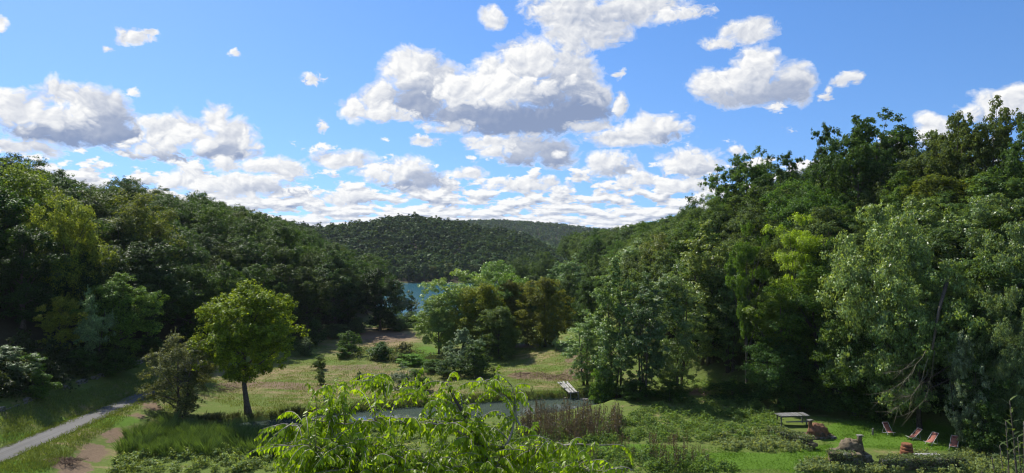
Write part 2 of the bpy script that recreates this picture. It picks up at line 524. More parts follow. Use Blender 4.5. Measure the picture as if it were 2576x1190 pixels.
M['pillow'] = rough_mat('pillow', (0.13, 0.045, 0.04), (0.18, 0.07, 0.06), 40.0, bump=0.1)
M['brush'] = rough_mat('brush', (0.12, 0.075, 0.05), (0.22, 0.15, 0.10), 5.0)
M['sack'] = rough_mat('sack', (0.5, 0.5, 0.5), (0.7, 0.7, 0.7), 5.0)

def ground_mat():
    m, N, out = base_mat('meadow_ground')
    pos = N.n('ShaderNodeNewGeometry').outputs['Position']
    A = lambda k: N.n('ShaderNodeAttribute', attribute_name=k).outputs['Fac']
    n1 = N.noise(pos, 0.16, 5.0, 0.62)
    n2 = N.noise(pos, 1.6, 5.0, 0.65)
    n3 = N.noise(pos, 7.0, 4.0, 0.7)
    # mown rows: stretched along the slope of the field
    rows = N.noise(N.vm('MULTIPLY', pos, (0.10, 0.9, 0.3)), 1.0, 4.0, 0.6)
    green = N.mix(n3, c4((0.065, 0.105, 0.02)), c4((0.16, 0.205, 0.045)))
    straw = N.mix(n3, c4((0.18, 0.135, 0.065)), c4((0.33, 0.26, 0.14)))
    dry = N.m('ADD', N.m('MULTIPLY_ADD', A('dry'), 0.42, -0.05), N.m('ADD', N.m('MULTIPLY', N.m('SUBTRACT', n1, 0.5), 0.9), N.m('ADD', N.m('MULTIPLY', N.m('SUBTRACT', n2, 0.5), 0.7), N.m('MULTIPLY', N.m('SUBTRACT', rows, 0.5), 0.9))))
    col = N.mix(N.ss(dry, -0.02, 0.36), green, straw)
    dirt = N.mix(n3, c4((0.11, 0.078, 0.05)), c4((0.28, 0.20, 0.13)))
    dd = N.m('ADD', A('dirt'), N.m('MULTIPLY', N.m('SUBTRACT', n2, 0.5), 1.1))
    col = N.mix(N.ss(dd, 0.42, 0.72), col, dirt)
    lawn = N.mix(n3, c4((0.06, 0.125, 0.012)), c4((0.12, 0.215, 0.025)))
    lw = N.m('ADD', A('lawn'), N.m('MULTIPLY', N.m('SUBTRACT', n2, 0.5), 0.6))
    col = N.mix(N.ss(lw, 0.35, 0.65), col, lawn)
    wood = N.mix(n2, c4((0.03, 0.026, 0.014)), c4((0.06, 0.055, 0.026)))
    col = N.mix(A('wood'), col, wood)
    h = N.m('ADD', N.m('MULTIPLY', n2, 0.6), N.m('MULTIPLY', n3, 0.5))
    bp = N.n('ShaderNodeBump', {'Strength': 0.9, 'Distance': 0.25, 'Height': h})
    pr = N.n('ShaderNodeBsdfPrincipled', {'Base Color': col, 'Roughness': 0.95, 'Specular IOR Level': 0.1, 'Normal': bp.outputs[0]})
    N.t.links.new(pr.outputs[0], out.inputs[0])
    return m

def road_mat():
    m, N, out = base_mat('asphalt')
    pos = N.n('ShaderNodeNewGeometry').outputs['Position']
    n1 = N.noise(pos, 0.7, 4.0, 0.6); n2 = N.noise(pos, 25.0, 3.0, 0.7)
    col = N.mix(n1, c4((0.085, 0.083, 0.08)), c4((0.15, 0.147, 0.14)))
    col = N.mix(N.m('MULTIPLY', n2, 0.5), col, c4((0.20, 0.195, 0.18)))
    trk = N.noise(N.vm('MULTIPLY', pos, (2.2, 0.05, 0)), 1.0, 3.0, 0.6)
    col = N.mix(N.ss(trk, 0.42, 0.62, 0.0, 0.55), col, c4((0.055, 0.055, 0.052)))
    spot = N.noise(pos, 2.2, 5.0, 0.7)
    col = N.mix(N.ss(spot, 0.56, 0.68, 0.0, 0.6), col, c4((0.13, 0.105, 0.075)))
    bp = N.n('ShaderNodeBump', {'Strength': 0.4, 'Distance': 0.02, 'Height': n2})
    pr = N.n('ShaderNodeBsdfPrincipled', {'Base Color': col, 'Roughness': 0.9, 'Specular IOR Level': 0.2, 'Normal': bp.outputs[0]})
    N.t.links.new(pr.outputs[0], out.inputs[0])
    return m

def water_mat(name, col, scale, strength, rough, stretch=(1, 1, 1)):
    m, N, out = base_mat(name)
    pos = N.n('ShaderNodeNewGeometry').outputs['Position']
    n = N.noise(N.vm('MULTIPLY', pos, stretch), scale, 4.0, 0.6)
    big = N.noise(pos, 0.03, 2.0, 0.5)
    st = N.m('MULTIPLY', N.ss(big, 0.35, 0.6, 0.45, 1.0), strength)
    bp = N.n('ShaderNodeBump', {'Strength': st, 'Distance': 0.1, 'Height': n})
    pr = N.n('ShaderNodeBsdfPrincipled', {'Base Color': c4(col), 'Roughness': rough, 'IOR': 1.33, 'Normal': bp.outputs[0]})
    N.t.links.new(pr.outputs[0], out.inputs[0])
    return m

# ------------------------------------------------------------------ ground sheet
def axis(dense_lo, dense_hi, step, lo, hi, ratio=1.16):
    a = list(np.arange(dense_lo, dense_hi + 1e-6, step))
    s = step; v = dense_hi
    while v < hi:
        s *= ratio; v += s; a.append(v)
    s = step; v = dense_lo
    while v > lo:
        s *= ratio; v -= s; a.insert(0, v)
    return np.array(a)

def proj(x, y, z):
    return CX + x / y * FD, CY - (z - CAMZ) / y * FD

def blob(xd, yd, e):
    v = np.zeros(xd.shape)
    for (cx, cy_, rx, ry, s) in e:
        r = np.hypot((xd - cx) / rx, (yd - cy_) / ry)
        v = np.maximum(v, s * (1 - sst(r, 0.55, 1.1)))
    return v

def build_ground():
    xs = axis(-50, 52, 0.95, -9000, 9000)
    ya = np.concatenate([axis(50, 135, 0.7, -6000, 135, 1.17), ])
    yb = []; v = 135.6; s = 0.6
    while v < 400:
        s = min(s * 1.05, 3.0); yb.append(v); v += s
    while v < 15000:
        s *= 1.1; yb.append(v); v += s
    ys = np.concatenate([ya, np.array(yb)])
    X, Y = np.meshgrid(xs, ys)
    Z = T(X, Y)
    Z = Z + vnoise(X, Y, 2.1) * 0.12 * ((Y > 45) & (Y < 140)) * ((X > -39) | (X < -43))
    nx, ny = len(xs), len(ys)
    i, j = np.meshgrid(np.arange(nx - 1), np.arange(ny - 1))
    a = (j * nx + i).ravel()
    F = np.stack([a, a + 1, a + nx + 1, a + nx], 1)
    x, y, z = X.ravel(), Y.ravel(), Z.ravel()
    ok = y > 40
    xd, yd = proj(x, np.maximum(y, 1), z)
    lawn = np.where(ok, blob(xd, yd, [(2230, 1090, 210, 46, 1), (2400, 1110, 160, 30, 1), (2070, 1160, 140, 50, 1), (1850, 1160, 260, 26, 1), (1560, 1128, 200, 14, .9), (1370, 925, 90, 12, .5), (1070, 885, 40, 18, .8), (1400, 990, 90, 10, .6), (60, 1100, 120, 20, .7), (250, 1060, 170, 22, .65), (820, 900, 60, 20, .5), (40, 1180, 120, 30, .75)]), 0)
    dirt = np.where(ok, blob(xd, yd, [(960, 848, 95, 20, .9), (660, 968, 150, 10, .9), (760, 975, 90, 8, .9), (1330, 945, 70, 12, .95), (1420, 950, 90, 12, .8), (1460, 905, 50, 16, .9), (1460, 935, 60, 12, .9), (380, 1022, 40, 16, .75), (340, 1055, 44, 20, .8), (290, 1095, 46, 26, .85), (235, 1140, 52, 34, .9), (190, 1185, 60, 30, .9), (160, 1165, 50, 22, 1.), (900, 925, 120, 12, .6), (1320, 870, 60, 8, .7), (1870, 870, 20, 16, .9), (1760, 985, 70, 14, .7), (300, 1010, 120, 16, .35)]), 0)
    dry = np.where(ok, blob(xd, yd, [(960, 850, 120, 30, 1), (840, 960, 420, 60, .55), (1400, 930, 140, 60, .4), (300, 1080, 160, 100, .5), (830, 880, 50, 40, .5)]), 0)
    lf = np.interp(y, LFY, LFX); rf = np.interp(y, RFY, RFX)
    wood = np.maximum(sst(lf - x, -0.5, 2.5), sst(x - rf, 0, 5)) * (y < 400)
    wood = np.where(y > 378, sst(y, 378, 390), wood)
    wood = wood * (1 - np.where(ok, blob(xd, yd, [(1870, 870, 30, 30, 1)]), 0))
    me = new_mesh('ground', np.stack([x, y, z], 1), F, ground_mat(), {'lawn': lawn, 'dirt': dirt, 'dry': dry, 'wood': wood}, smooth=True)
    tag(link('ground', me), 'rough meadow ground of the valley rising to wooded slopes', kind='structure')

    # lane
    ysr = np.arange(30, 99, 1.0)
    V = []
    for k, yy in enumerate(ysr):
        cx = -40.6 + 0.25 * math.sin(yy * 0.09) - 0.0 * yy
        cx -= 0.018 * max(0, yy - 82) ** 2
        for q in (-1.4, -0.7, 0, 0.7, 1.4):
            e = 0.12 * math.sin(yy * 1.7 + q) if abs(q) > 1 else 0
            V.append((cx + q + e * 0.6, yy, TZ(cx + q, yy) + 0.05 + 0.03 * (1 - (q / 1.4) ** 2)))
    F = [(k * 5 + i, k * 5 + i + 1, k * 5 + i + 6, k * 5 + i + 5) for k in range(len(ysr) - 1) for i in range(4)]
    tag(link('road', new_mesh('road', V, F, road_mat(), smooth=True)), 'narrow grey asphalt lane along the foot of the bank', kind='structure')

    # water sheets
    px = np.linspace(-36, 16, 60)
    V = []; F = []
    for k, xx in enumerate(px):
        V += [(xx, np.interp(xx, PNX, PNY) - 1.6, POND_Z), (xx, np.interp(xx, PFX, PFY) + 1.2, POND_Z)]
        if k: F.append((2 * k - 2, 2 * k, 2 * k + 1, 2 * k - 1))
    tag(link('pond', new_mesh('pond', V, F, water_mat('pond_water', (0.055, 0.075, 0.062), 1.2, 0.04, 0.01))), 'long narrow milky green pond between grassy banks', kind='structure')
    V = [(-400, 215, LAKE_Z), (120, 215, LAKE_Z), (120, 395, LAKE_Z), (-400, 395, LAKE_Z)]
    tag(link('lake', new_mesh('lake', V, [(0, 1, 2, 3)], water_mat('lake_water', (0.045, 0.15, 0.20), 1.2, 0.7, 0.1, (1.0, 0.6, 1)))), 'turquoise lake beyond the meadow below the far wood', kind='structure')
build_ground()

# ------------------------------------------------------------------ leaves and tree prototypes
def unit(v):
    return v / np.maximum(np.linalg.norm(v, axis=-1, keepdims=True), 1e-9)

def leaf_quads(P, Nrm, size, aspect, rng, droop=0.0):
    n = len(P)
    r = unit(rng.normal(size=(n, 3)))
    ax = unit(np.cross(Nrm, r))
    if droop:
        ax = unit(ax + np.array([0, 0, -droop]))
    sd_ = unit(np.cross(Nrm, ax))
    L = size * rng.uniform(0.7, 1.3, (n, 1)); Wd = L * aspect
    fold = unit(np.cross(ax, sd_)) * L * 0.12
    a = P - ax * L * 0.5
    b = P - sd_ * Wd * 0.5 + fold - ax * L * 0.05
    c = P + ax * L * 0.5 - fold
    d = P + sd_ * Wd * 0.5 + fold - ax * L * 0.05
    V = np.stack([a, b, c, d], 1).reshape(-1, 3)
    F = np.arange(4 * n).reshape(n, 4)
    t = np.repeat(rng.random(n), 4)
    return V, F, t

PROF = {
 'full': lambda t: np.where(t < 0.35, 0.72 + 0.28 * t / 0.35, np.sqrt(np.clip(1 - (np.maximum(t - 0.35, 0) / 0.66) ** 2.2, 0.02, 1))),
 'round': lambda t: np.sqrt(np.clip(1 - (2 * t - 0.95) ** 2 * 0.98, 0.02, 1)),
 'oval': lambda t: np.clip(np.sin(np.pi * np.clip(t * 0.86 + 0.1, 0, 1)) ** 0.7, 0.05, 1),
 'cone': lambda t: np.clip((1 - t) ** 0.75 + 0.06, 0.03, 1) * np.clip(t * 6 + 0.4, 0, 1),
 'column': lambda t: np.clip(np.sin(np.pi * np.clip(t * 0.9 + 0.07, 0, 1)) ** 0.45, 0.05, 1),
 'dome': lambda t: np.sqrt(np.clip(1 - t ** 2 * 0.97, 0.02, 1)),
 'umbrella': lambda t: np.clip(0.45 + 0.55 * np.sin(np.pi * np.clip(t, 0, 1)), 0.05, 1),
}

def crown_arrays(seed, H, W, base, shape, ncl, nlf, lsize, aspect=0.6, clr=0.17, flat=0.9, droop=0.0, shoots=0, up=0.45, ragged=0.22, sub=14, nr=0.5):
    rng = np.random.default_rng(seed)
    prof = PROF[shape]
    tt = rng.random(ncl * 6)
    keep = rng.random(ncl * 6) < prof(tt)
    tt = tt[keep][:ncl]
    ncl = len(tt)
    ang = rng.random(ncl) * 2 * np.pi
    lobes = 1 + ragged * (np.sin(ang * 2 + seed) + np.sin(ang * 3 + tt * 7 + seed * 1.7) * 0.8) * 0.6 + rng.normal(0, ragged * 0.45, ncl)
    rad = W / 2 * prof(tt) * np.clip(lobes, 0.5, 1.4) * rng.random(ncl) ** 0.33
    zc = base + (H - base) * (0.04 + 0.92 * tt) + rng.normal(0, 0.02 * H, ncl)
    rc = W * clr * rng.uniform(0.65, 1.3, ncl) * (0.6 + 0.4 * prof(tt))
    rad = np.maximum(rad - rc * 0.55, 0)
    C = np.stack([rad * np.cos(ang), rad * np.sin(ang), np.minimum(zc, H - rc * 0.5)], 1)
    # every clump is a bunch of smaller sprays
    ns = sub
    sdv = unit(rng.normal(size=(ncl, ns, 3)))
    sdv[:, :, 2] = np.where(rng.random((ncl, ns)) < 0.7, np.abs(sdv[:, :, 2]), sdv[:, :, 2])
    srad = rc[:, None] * rng.uniform(0.3, 1.05, (ncl, ns))
    SC = C[:, None] + sdv * srad[..., None] * np.array([1, 1, flat])
    sr = rc[:, None] * rng.uniform(0.16, 0.42, (ncl, ns))
    w = (sr ** 2).ravel(); w = w / w.sum()
    si = rng.choice(ncl * ns, nlf, p=w)
    d = unit(rng.normal(size=(nlf, 3)))
    P = SC.reshape(-1, 3)[si] + d * (sr.ravel()[si] * rng.random(nlf) ** 0.5)[:, None] * np.array([1, 1, 0.75])
    ax0 = P - np.array([0, 0, 1.0]) * P * 0 - np.array([0, 0, base + (H - base) * 0.4])
    Nn = unit(d * 0.5 + sdv.reshape(-1, 3)[si] * 0.45 + unit(ax0) * 0.3 + np.array([0, 0, up]) + rng.normal(0, nr, (nlf, 3)))
    V, F, t = leaf_quads(P, Nn, lsize, aspect, rng, droop)
    if shoots:
        ps = []
        for k in range(shoots):
            c = C[rng.integers(ncl)]
            h = rng.uniform(0.05, 0.12) * H
            o = rng.normal(0, 0.02 * W, 2)
            m_ = 26
            q = np.linspace(0, 1, m_)[:, None]
            ps.append(c + np.array([0, 0, rc.mean() * 0.5]) + q * np.array([o[0], o[1], h]) + rng.normal(0, 0.02 * W * 0.5, (m_, 3)) * (1 - q * 0.7))
        ps = np.concatenate(ps)
        V2, F2, t2 = leaf_quads(ps, unit(rng.normal(size=ps.shape) + np.array([0, 0, 0.3])), lsize, aspect * 0.8, rng)
        F = np.concatenate([F, F2 + len(V)]); V = np.concatenate([V, V2]); t = np.concatenate([t, t2])
    return V, F, t, C, rc

def trunk_arrays(seed, H, base, C, r0, lean=0.0, nlimb=14, multi=1):
    rng = np.random.default_rng(seed + 99)
    paths = []
    for s in range(multi):
        o = rng.normal(0, 0.035 * H, 2) if multi > 1 else np.zeros(2)
        hh = base + (H - base) * 0.72
        n = 9
        q = np.linspace(0, 1, n)
        wob = np.cumsum(rng.normal(0, 0.006 * H, (n, 2)), axis=0)
        ax = np.stack([o[0] + wob[:, 0] + lean * hh * (q - q ** 2) + o[0] * q * 1.5, o[1] + wob[:, 1] + o[1] * q * 1.5, q * hh - 0.25], 1)
        flare = 1 + 0.6 * np.exp(-q * 14)
        paths.append((ax, r0 / multi ** 0.5 * (1 - 0.8 * q) * flare + 0.01))
        for k in rng.choice(len(C), min(nlimb // multi + 1, len(C)), replace=False):
            c = C[k]
            qs = np.clip((c[2] * rng.uniform(0.45, 0.75)) / hh, 0.15, 0.92)
            st = np.array([np.interp(qs, q, ax[:, i]) for i in range(3)])
            mid = (st + c) / 2 + np.array([0, 0, 0.05 * H]) * rng.uniform(-0.3, 1)
            u = np.linspace(0, 1, 6)[:, None]
            pth = (1 - u) ** 2 * st + 2 * u * (1 - u) * mid + u ** 2 * c
            rr = r0 / multi ** 0.5 * (1 - 0.8 * qs) * 0.55
            paths.append((pth, np.linspace(rr, rr * 0.15 + 0.008, 6)))
    return tube_arrays(paths, 6)

PROTO = {}
def proto(name, seed, H, W, base, shape, ncl, nlf, lsize, mat='leaf', bark='bark', r0=0.22, lean=0.0, multi=1, **kw):
    V, F, t, C, rc = crown_arrays(seed, H, W, base, shape, ncl, nlf, lsize, **kw)
    cm = new_mesh(name + '_crown', V, F, M[mat], {'tint': t})
    TV, TF = trunk_arrays(seed, H, base, C, r0, lean, multi=multi)
    tm = new_mesh(name + '_trunk', TV, TF, M[bark], smooth=True)
    PROTO[name] = (cm, tm, H, W)

# close trees
proto('oak_a', 11, 14, 11, 0.2, 'full', 95, 44000, 0.23)
proto('oak_b', 12, 14, 10, 0.2, 'full', 85, 40000, 0.23, ragged=0.3)
proto('maple', 13, 13.5, 11, 3.3, 'round', 110, 46000, 0.205, aspect=0.8, clr=0.12, flat=0.85, r0=0.30, lean=-0.1)
proto('alder_a', 14, 16, 7.2, 0.2, 'full', 105, 38000, 0.185, clr=0.16, ragged=0.28, multi=2, r0=0.2, mat='leaf_shiny')
proto('alder_b', 15, 16, 6.4, 0.5, 'full', 95, 36000, 0.185, clr=0.15, ragged=0.34, multi=3, r0=0.22, mat='leaf_shiny')
proto('ash_a', 16, 15, 12, 0.4, 'full', 95, 46000, 0.255, aspect=0.5, clr=0.145, flat=0.85, droop=0.5, ragged=0.3, mat='leaf_shiny')
proto('ash_b', 17, 15, 11, 0.4, 'full', 90, 42000, 0.255, aspect=0.5, clr=0.15, flat=0.85, droop=0.5, ragged=0.32, mat='leaf_shiny')
proto('skyoak_a', 18, 14, 12, 2.5, 'round', 90, 30000, 0.22, clr=0.105, ragged=0.34, r0=0.28, aspect=0.75)
proto('skyoak_b', 19, 14, 11, 3.0, 'oval', 75, 24000, 0.22, clr=0.105, ragged=0.4, r0=0.28, aspect=0.75)
proto('robinia', 20, 13, 8.5, 4.0, 'umbrella', 42, 26000, 0.2, mat='leaf_lime', aspect=0.4, clr=0.17, flat=0.28, droop=0.3, ragged=0.4, up=1.2)
# hillside trees
proto('wood_a', 31, 12, 9, 0.6, 'full', 70, 30000, 0.21)
proto('wood_b', 32, 12, 8, 0.8, 'oval', 62, 27000, 0.21, ragged=0.3, clr=0.18)
proto('wood_c', 33, 12, 9.5, 0.8, 'round', 74, 30000, 0.21, ragged=0.3)
proto('wood_d', 34, 12, 7.5, 0.5, 'column', 62, 27000, 0.2, ragged=0.35)
# shrubs and special shapes
proto('shrub_a', 41, 3, 3.6, 0.0, 'dome', 40, 9000, 0.13, r0=0.05, multi=3, clr=0.2)
proto('shrub_b', 42, 3, 2.8, 0.0, 'full', 36, 8000, 0.13, r0=0.05, multi=3, shoots=14, clr=0.2)
proto('willow', 43, 6, 4.5, 0.1, 'oval', 34, 12000, 0.17, mat='leaf_silver', aspect=0.3, r0=0.1, multi=3, shoots=26, up=0.3)
proto('silver', 44, 8, 6, 0.1, 'full', 60, 26000, 0.17, mat='leaf_silver', aspect=0.55, r0=0.14, multi=2, clr=0.14, ragged=0.35)
proto('hawthorn', 45, 8, 6, 0.2, 'full', 100, 28000, 0.13, aspect=0.6, r0=0.2, multi=2, clr=0.13, ragged=0.36, shoots=60)
proto('cypress', 46, 9, 4.2, 0.3, 'cone', 55, 12000, 0.2, aspect=0.35, clr=0.13)
proto('conifer', 47, 11, 8, 0.2, 'oval', 80, 26000, 0.24, aspect=0.45, clr=0.17, flat=0.6)
proto('poplar', 48, 12, 5.0, 0.8, 'column', 34, 4500, 0.4, clr=0.16, ragged=0.25)
proto('sparse', 49, 7, 3.6, 0.8, 'oval', 30, 1500, 0.2, clr=0.16, ragged=0.3, bark='bark_grey', r0=0.09)

NAMES = {'oak_a': 'oak_tree', 'oak_b': 'oak_tree', 'maple': 'maple_tree', 'alder_a': 'alder_tree', 'alder_b': 'alder_tree', 'ash_a': 'ash_tree', 'ash_b': 'ash_tree', 'skyoak_a': 'oak_tree', 'skyoak_b': 'oak_tree', 'robinia': 'robinia_tree', 'wood_a': 'broadleaf_tree', 'wood_b': 'broadleaf_tree', 'wood_c': 'broadleaf_tree', 'wood_d': 'broadleaf_tree', 'shrub_a': 'shrub', 'shrub_b': 'shrub', 'willow': 'willow_shrub', 'silver': 'silver_leaved_tree', 'hawthorn': 'hawthorn', 'cypress': 'cypress_tree', 'conifer': 'conifer_tree', 'poplar': 'poplar_tree', 'sparse': 'bare_tree'}
rnd = random.Random(3)

def plant(kind, X, Y, H, W, label, color, cat=None, group=None, z=None, rot=None):
    cm, tm, h0, w0 = PROTO[kind]
    nm = NAMES[kind]
    z = TZ(X, Y) if z is None else z
    cat = cat or ('shrub' if 'shrub' in nm or nm == 'hawthorn' else 'tree')
    o = thing(nm, label, cat, (X, Y, z), rnd.uniform(0, 6.28) if rot is None else rot, group, (W / w0, W / w0, H / h0))
    g = 1.7 if kind[:3] == 'ald' else 1.22 if kind[:3] == 'ash' else 1.0
    link('crown', cm, o, color=tuple(c * k * g for c, k in zip(color, (1.18, 1.55, 1.1))))
    link('trunk', tm, o)
    return o

def plant_d(kind, xd, ytop, Y, Wd, label, color, group=None, cat=None, rot=None):
    """a tree seen at display column xd, topping out at row ytop, Wd wide, at distance Y"""
    X = (xd - CX) / FD * Y
    zt = CAMZ + (CY - ytop) / FD * Y
    z = TZ(X, Y)
    return plant(kind, X, Y, max(zt - z, 0.5), Wd / FD * Y, label, color, cat, group, z, rot)

def plant_b(kind, xd, ytop, ybase, Wd, label, color, group=None, cat=None, rot=None):
    p = g1(xd, ybase)
    return plant_d(kind, xd, ytop, float(p[1]), Wd, label, color, group, cat, rot)

DG = (0.044, 0.074, 0.019)      # dark oak green
MG = (0.062, 0.102, 0.025)      # mid green
YG = (0.16, 0.19, 0.022)      # yellow green
LG = (0.12, 0.19, 0.035)      # light green
GG = (0.085, 0.105, 0.065)      # grey green
SG = (0.150, 0.175, 0.125)      # silver green
BG = (0.130, 0.105, 0.030)      # autumn brown green
def jitter(c, s=0.18):
    k = 1 + rnd.uniform(-s, s)
    return (c[0] * k * (1 + rnd.uniform(-s, s) * 0.6), c[1] * k, c[2] * k)

# --- left bank and meadow
plant_b('maple', 628, 704, 1040, 285, 'big round yellow-green maple with a leaning bare trunk by the pond', (0.135, 0.16, 0.02), rot=0.4)
plant_b('hawthorn', 448, 838, 1045, 185, 'greyish brown hawthorn leaning beside the big maple at the lane', (0.10, 0.10, 0.058), cat='shrub')
plant_d('wood_b', 305, 690, 84, 175, 'dark green bushy tree with upright shoots above the stone wall', (0.095, 0.145, 0.036))
plant_d('willow', 232, 722, 80, 105, 'silvery grey-green willow bush in front of the bushy tree', (0.15, 0.19, 0.11), cat='shrub')
plant_d('wood_d', 150, 748, 78, 95, 'slim yellowing tree left of the silvery willow bush', (0.18, 0.18, 0.04))
plant_d('wood_a', 55, 405, 92, 225, 'tall sunlit light green tree at the left edge of the picture', (0.12, 0.15, 0.026))
plant_d('wood_c', 165, 480, 86, 170, 'sunlit yellowish green tree beside the tall one at left edge', (0.16, 0.175, 0.04))
plant_d('wood_a', 345, 480, 100, 215, 'broad olive green tree halfway up the left hillside', (0.095, 0.105, 0.032))
plant_d('silver', 20, 870, 68, 130, 'pale silvery bush at the far left above the grassy bank', (0.11, 0.14, 0.07), cat='shrub')
plant_d('shrub_a', 75, 890, 70, 90, 'light green bush next to the pale silvery bush on the bank', LG)
plant_d('shrub_b', 100, 935, 68, 80, 'dark low bush below the light green bush on the bank', MG)
plant_d('shrub_a', 200, 880, 77, 110, 'dark shrub under the slim yellowing tree by the wall', DG)
plant_d('shrub_a', 290, 880, 81, 130, 'dark shrub under the bushy tree by the wall', DG)
plant_d('shrub_b', 370, 850, 90, 90, 'dark shrub at the far end of the stone wall', DG)
plant_b('shrub_a', 790, 805, 866, 80, 'rounded dark shrub behind the big maple at the meadow edge', (0.045, 0.07, 0.028))
plant_b('shrub_b', 770, 850, 895, 60, 'grey-green bramble bush right of the maple crown', GG)
plant_b('shrub_a', 845, 815, 850, 90, 'pale grey bramble bush at the top corner of the meadow', GG)
plant_b('shrub_b', 900, 800, 838, 70, 'low bramble bush next to the conifer', GG)
plant_b('shrub_b', 880, 835, 893, 62, 'leafy green shrub alone in the meadow above the brush row', MG)
plant_b('shrub_a', 803, 895, 930, 44, 'small round shrub alone in the mown meadow', (0.06, 0.085, 0.03))
plant_b('shrub_b', 808, 930, 966, 26, 'little shrub just below the small round shrub', GG)
plant_b('shrub_b', 905, 935, 962, 22, 'thin sapling bush above the lime green tree tips', GG)
plant_b('willow', 1012, 915, 975, 70, 'grey willow shrub behind the lime green tree top', (0.11, 0.125, 0.08), cat='shrub')
plant_b('shrub_a', 1050, 930, 985, 70, 'dark shrub beside the grey willow shrub', MG)
plant_b('shrub_b', 960, 862, 905, 80, 'dark green bramble clump in the brush row', (0.05, 0.085, 0.03))
plant_b('shrub_b', 1015, 862, 912, 50, 'bare grey brushy shrub in the brush row', (0.13, 0.115, 0.08))
plant_b('shrub_a', 1040, 890, 918, 110, 'low bright green bramble below the brush row', LG)
plant_b('shrub_b', 1095, 905, 935, 70, 'low bramble at the foot of the silver shrub', MG)
plant_b('conifer', 955, 675, 832, 125, 'very dark dense conifer at the meadow end', (0.020, 0.034, 0.016))
plant_d('silver', 1003, 708, 190, 70, 'grey-green willow tree on the near lake shore', (0.09, 0.12, 0.085))
plant_d('cypress', 1036, 728, 186, 30, 'slender dark green tree against the lake', (0.03, 0.062, 0.024))
plant_d('sparse', 1047, 748, 184, 22, 'thin half bare little tree against the lake', (0.12, 0.12, 0.09))
for k, (x, yt, w) in enumerate([(985, 780, 90), (1030, 785, 80), (1065, 795, 70), (1000, 800, 90)]):
    plant_d('shrub_a', x, yt, [143, 146, 142, 139][k], w, ['dark hedge bush behind the conifer', 'hedge bush right below the slender dark tree', 'hedge bush touching the centre grove', 'low hedge bush in front of the dark hedge'][k], (0.05, 0.08, 0.03))

plant_b('shrub_a', 1195, 868, 948, 110, 'dark low shrub beside the silver-grey shrub', (0.05, 0.075, 0.03))
plant_b('shrub_b', 1130, 905, 950, 70, 'small dark shrub left of the silver-grey shrub', (0.055, 0.085, 0.035))
plant_b('shrub_a', 730, 845, 880, 70, 'dark shrub half hidden by the maple crown', DG)
plant_b('shrub_b', 860, 872, 902, 46, 'small green shrub at the start of the brush row', MG)

# --- centre grove
plant_b('ash_b', 1165, 668, 880, 190, 'leafy green tree on the left side of the centre grove', (0.13, 0.165, 0.06))
plant_d('ash_b', 1240, 645, 121, 175, 'tallest green tree at the back of the centre grove', (0.095, 0.145, 0.045))
plant_b('oak_b', 1215, 712, 890, 135, 'yellow-green tree in the middle of the centre grove', (0.165, 0.165, 0.028))
plant_b('ash_a', 1105, 745, 890, 115, 'low leafy tree at the left edge of the centre grove', (0.115, 0.15, 0.05))
plant_d('oak_b', 1285, 705, 118, 95, 'rusty brownish tree at the right of the centre grove', (0.11, 0.10, 0.03))
plant_b('oak_b', 1255, 770, 903, 120, 'dull green tree in front of the rusty brownish tree', (0.10, 0.125, 0.05))
plant_b('silver', 1168, 828, 935, 90, 'silver-grey shrub in front of the centre grove', SG, cat='shrub')
plant_b('oak_b', 1370, 697, 872, 130, 'autumn brown and yellow tree right of the centre grove', (0.125, 0.12, 0.028))
plant_b('alder_a', 1330, 775, 868, 60, 'rusty leaved small tree left of the autumn tree', (0.085, 0.078, 0.026))
plant_b('silver', 1390, 775, 868, 40, 'young silvery poplar in front of the autumn tree', (0.14, 0.19, 0.11))
plant_b('willow', 1342, 850, 872, 20, 'tiny silvery bush at the foot of the autumn tree', SG, cat='shrub')
plant_b('willow', 1400, 843, 882, 24, 'tiny silvery bush alone on the sunny meadow', (0.17, 0.21, 0.12), cat='shrub')
plant_d('alder_a', 1445, 630, 150, 90, 'grey-green poplar behind the autumn tree', (0.075, 0.105, 0.06))
plant_d('alder_b', 1400, 660, 165, 70, 'dull green tree behind and left of the grey-green poplar', (0.055, 0.085, 0.04))
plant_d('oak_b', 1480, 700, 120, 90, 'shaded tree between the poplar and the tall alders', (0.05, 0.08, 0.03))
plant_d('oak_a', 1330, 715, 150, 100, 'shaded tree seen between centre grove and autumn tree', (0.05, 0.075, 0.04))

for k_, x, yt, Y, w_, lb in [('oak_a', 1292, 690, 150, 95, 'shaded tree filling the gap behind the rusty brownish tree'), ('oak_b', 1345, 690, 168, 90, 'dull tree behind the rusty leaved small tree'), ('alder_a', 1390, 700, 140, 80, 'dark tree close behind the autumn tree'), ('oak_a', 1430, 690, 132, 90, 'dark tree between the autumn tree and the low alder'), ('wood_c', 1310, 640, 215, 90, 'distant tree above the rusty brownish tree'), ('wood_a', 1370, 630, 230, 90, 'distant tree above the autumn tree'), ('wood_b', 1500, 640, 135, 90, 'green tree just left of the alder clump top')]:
    plant_d(k_, x, yt, Y, w_, lb, (0.05, 0.072, 0.032))

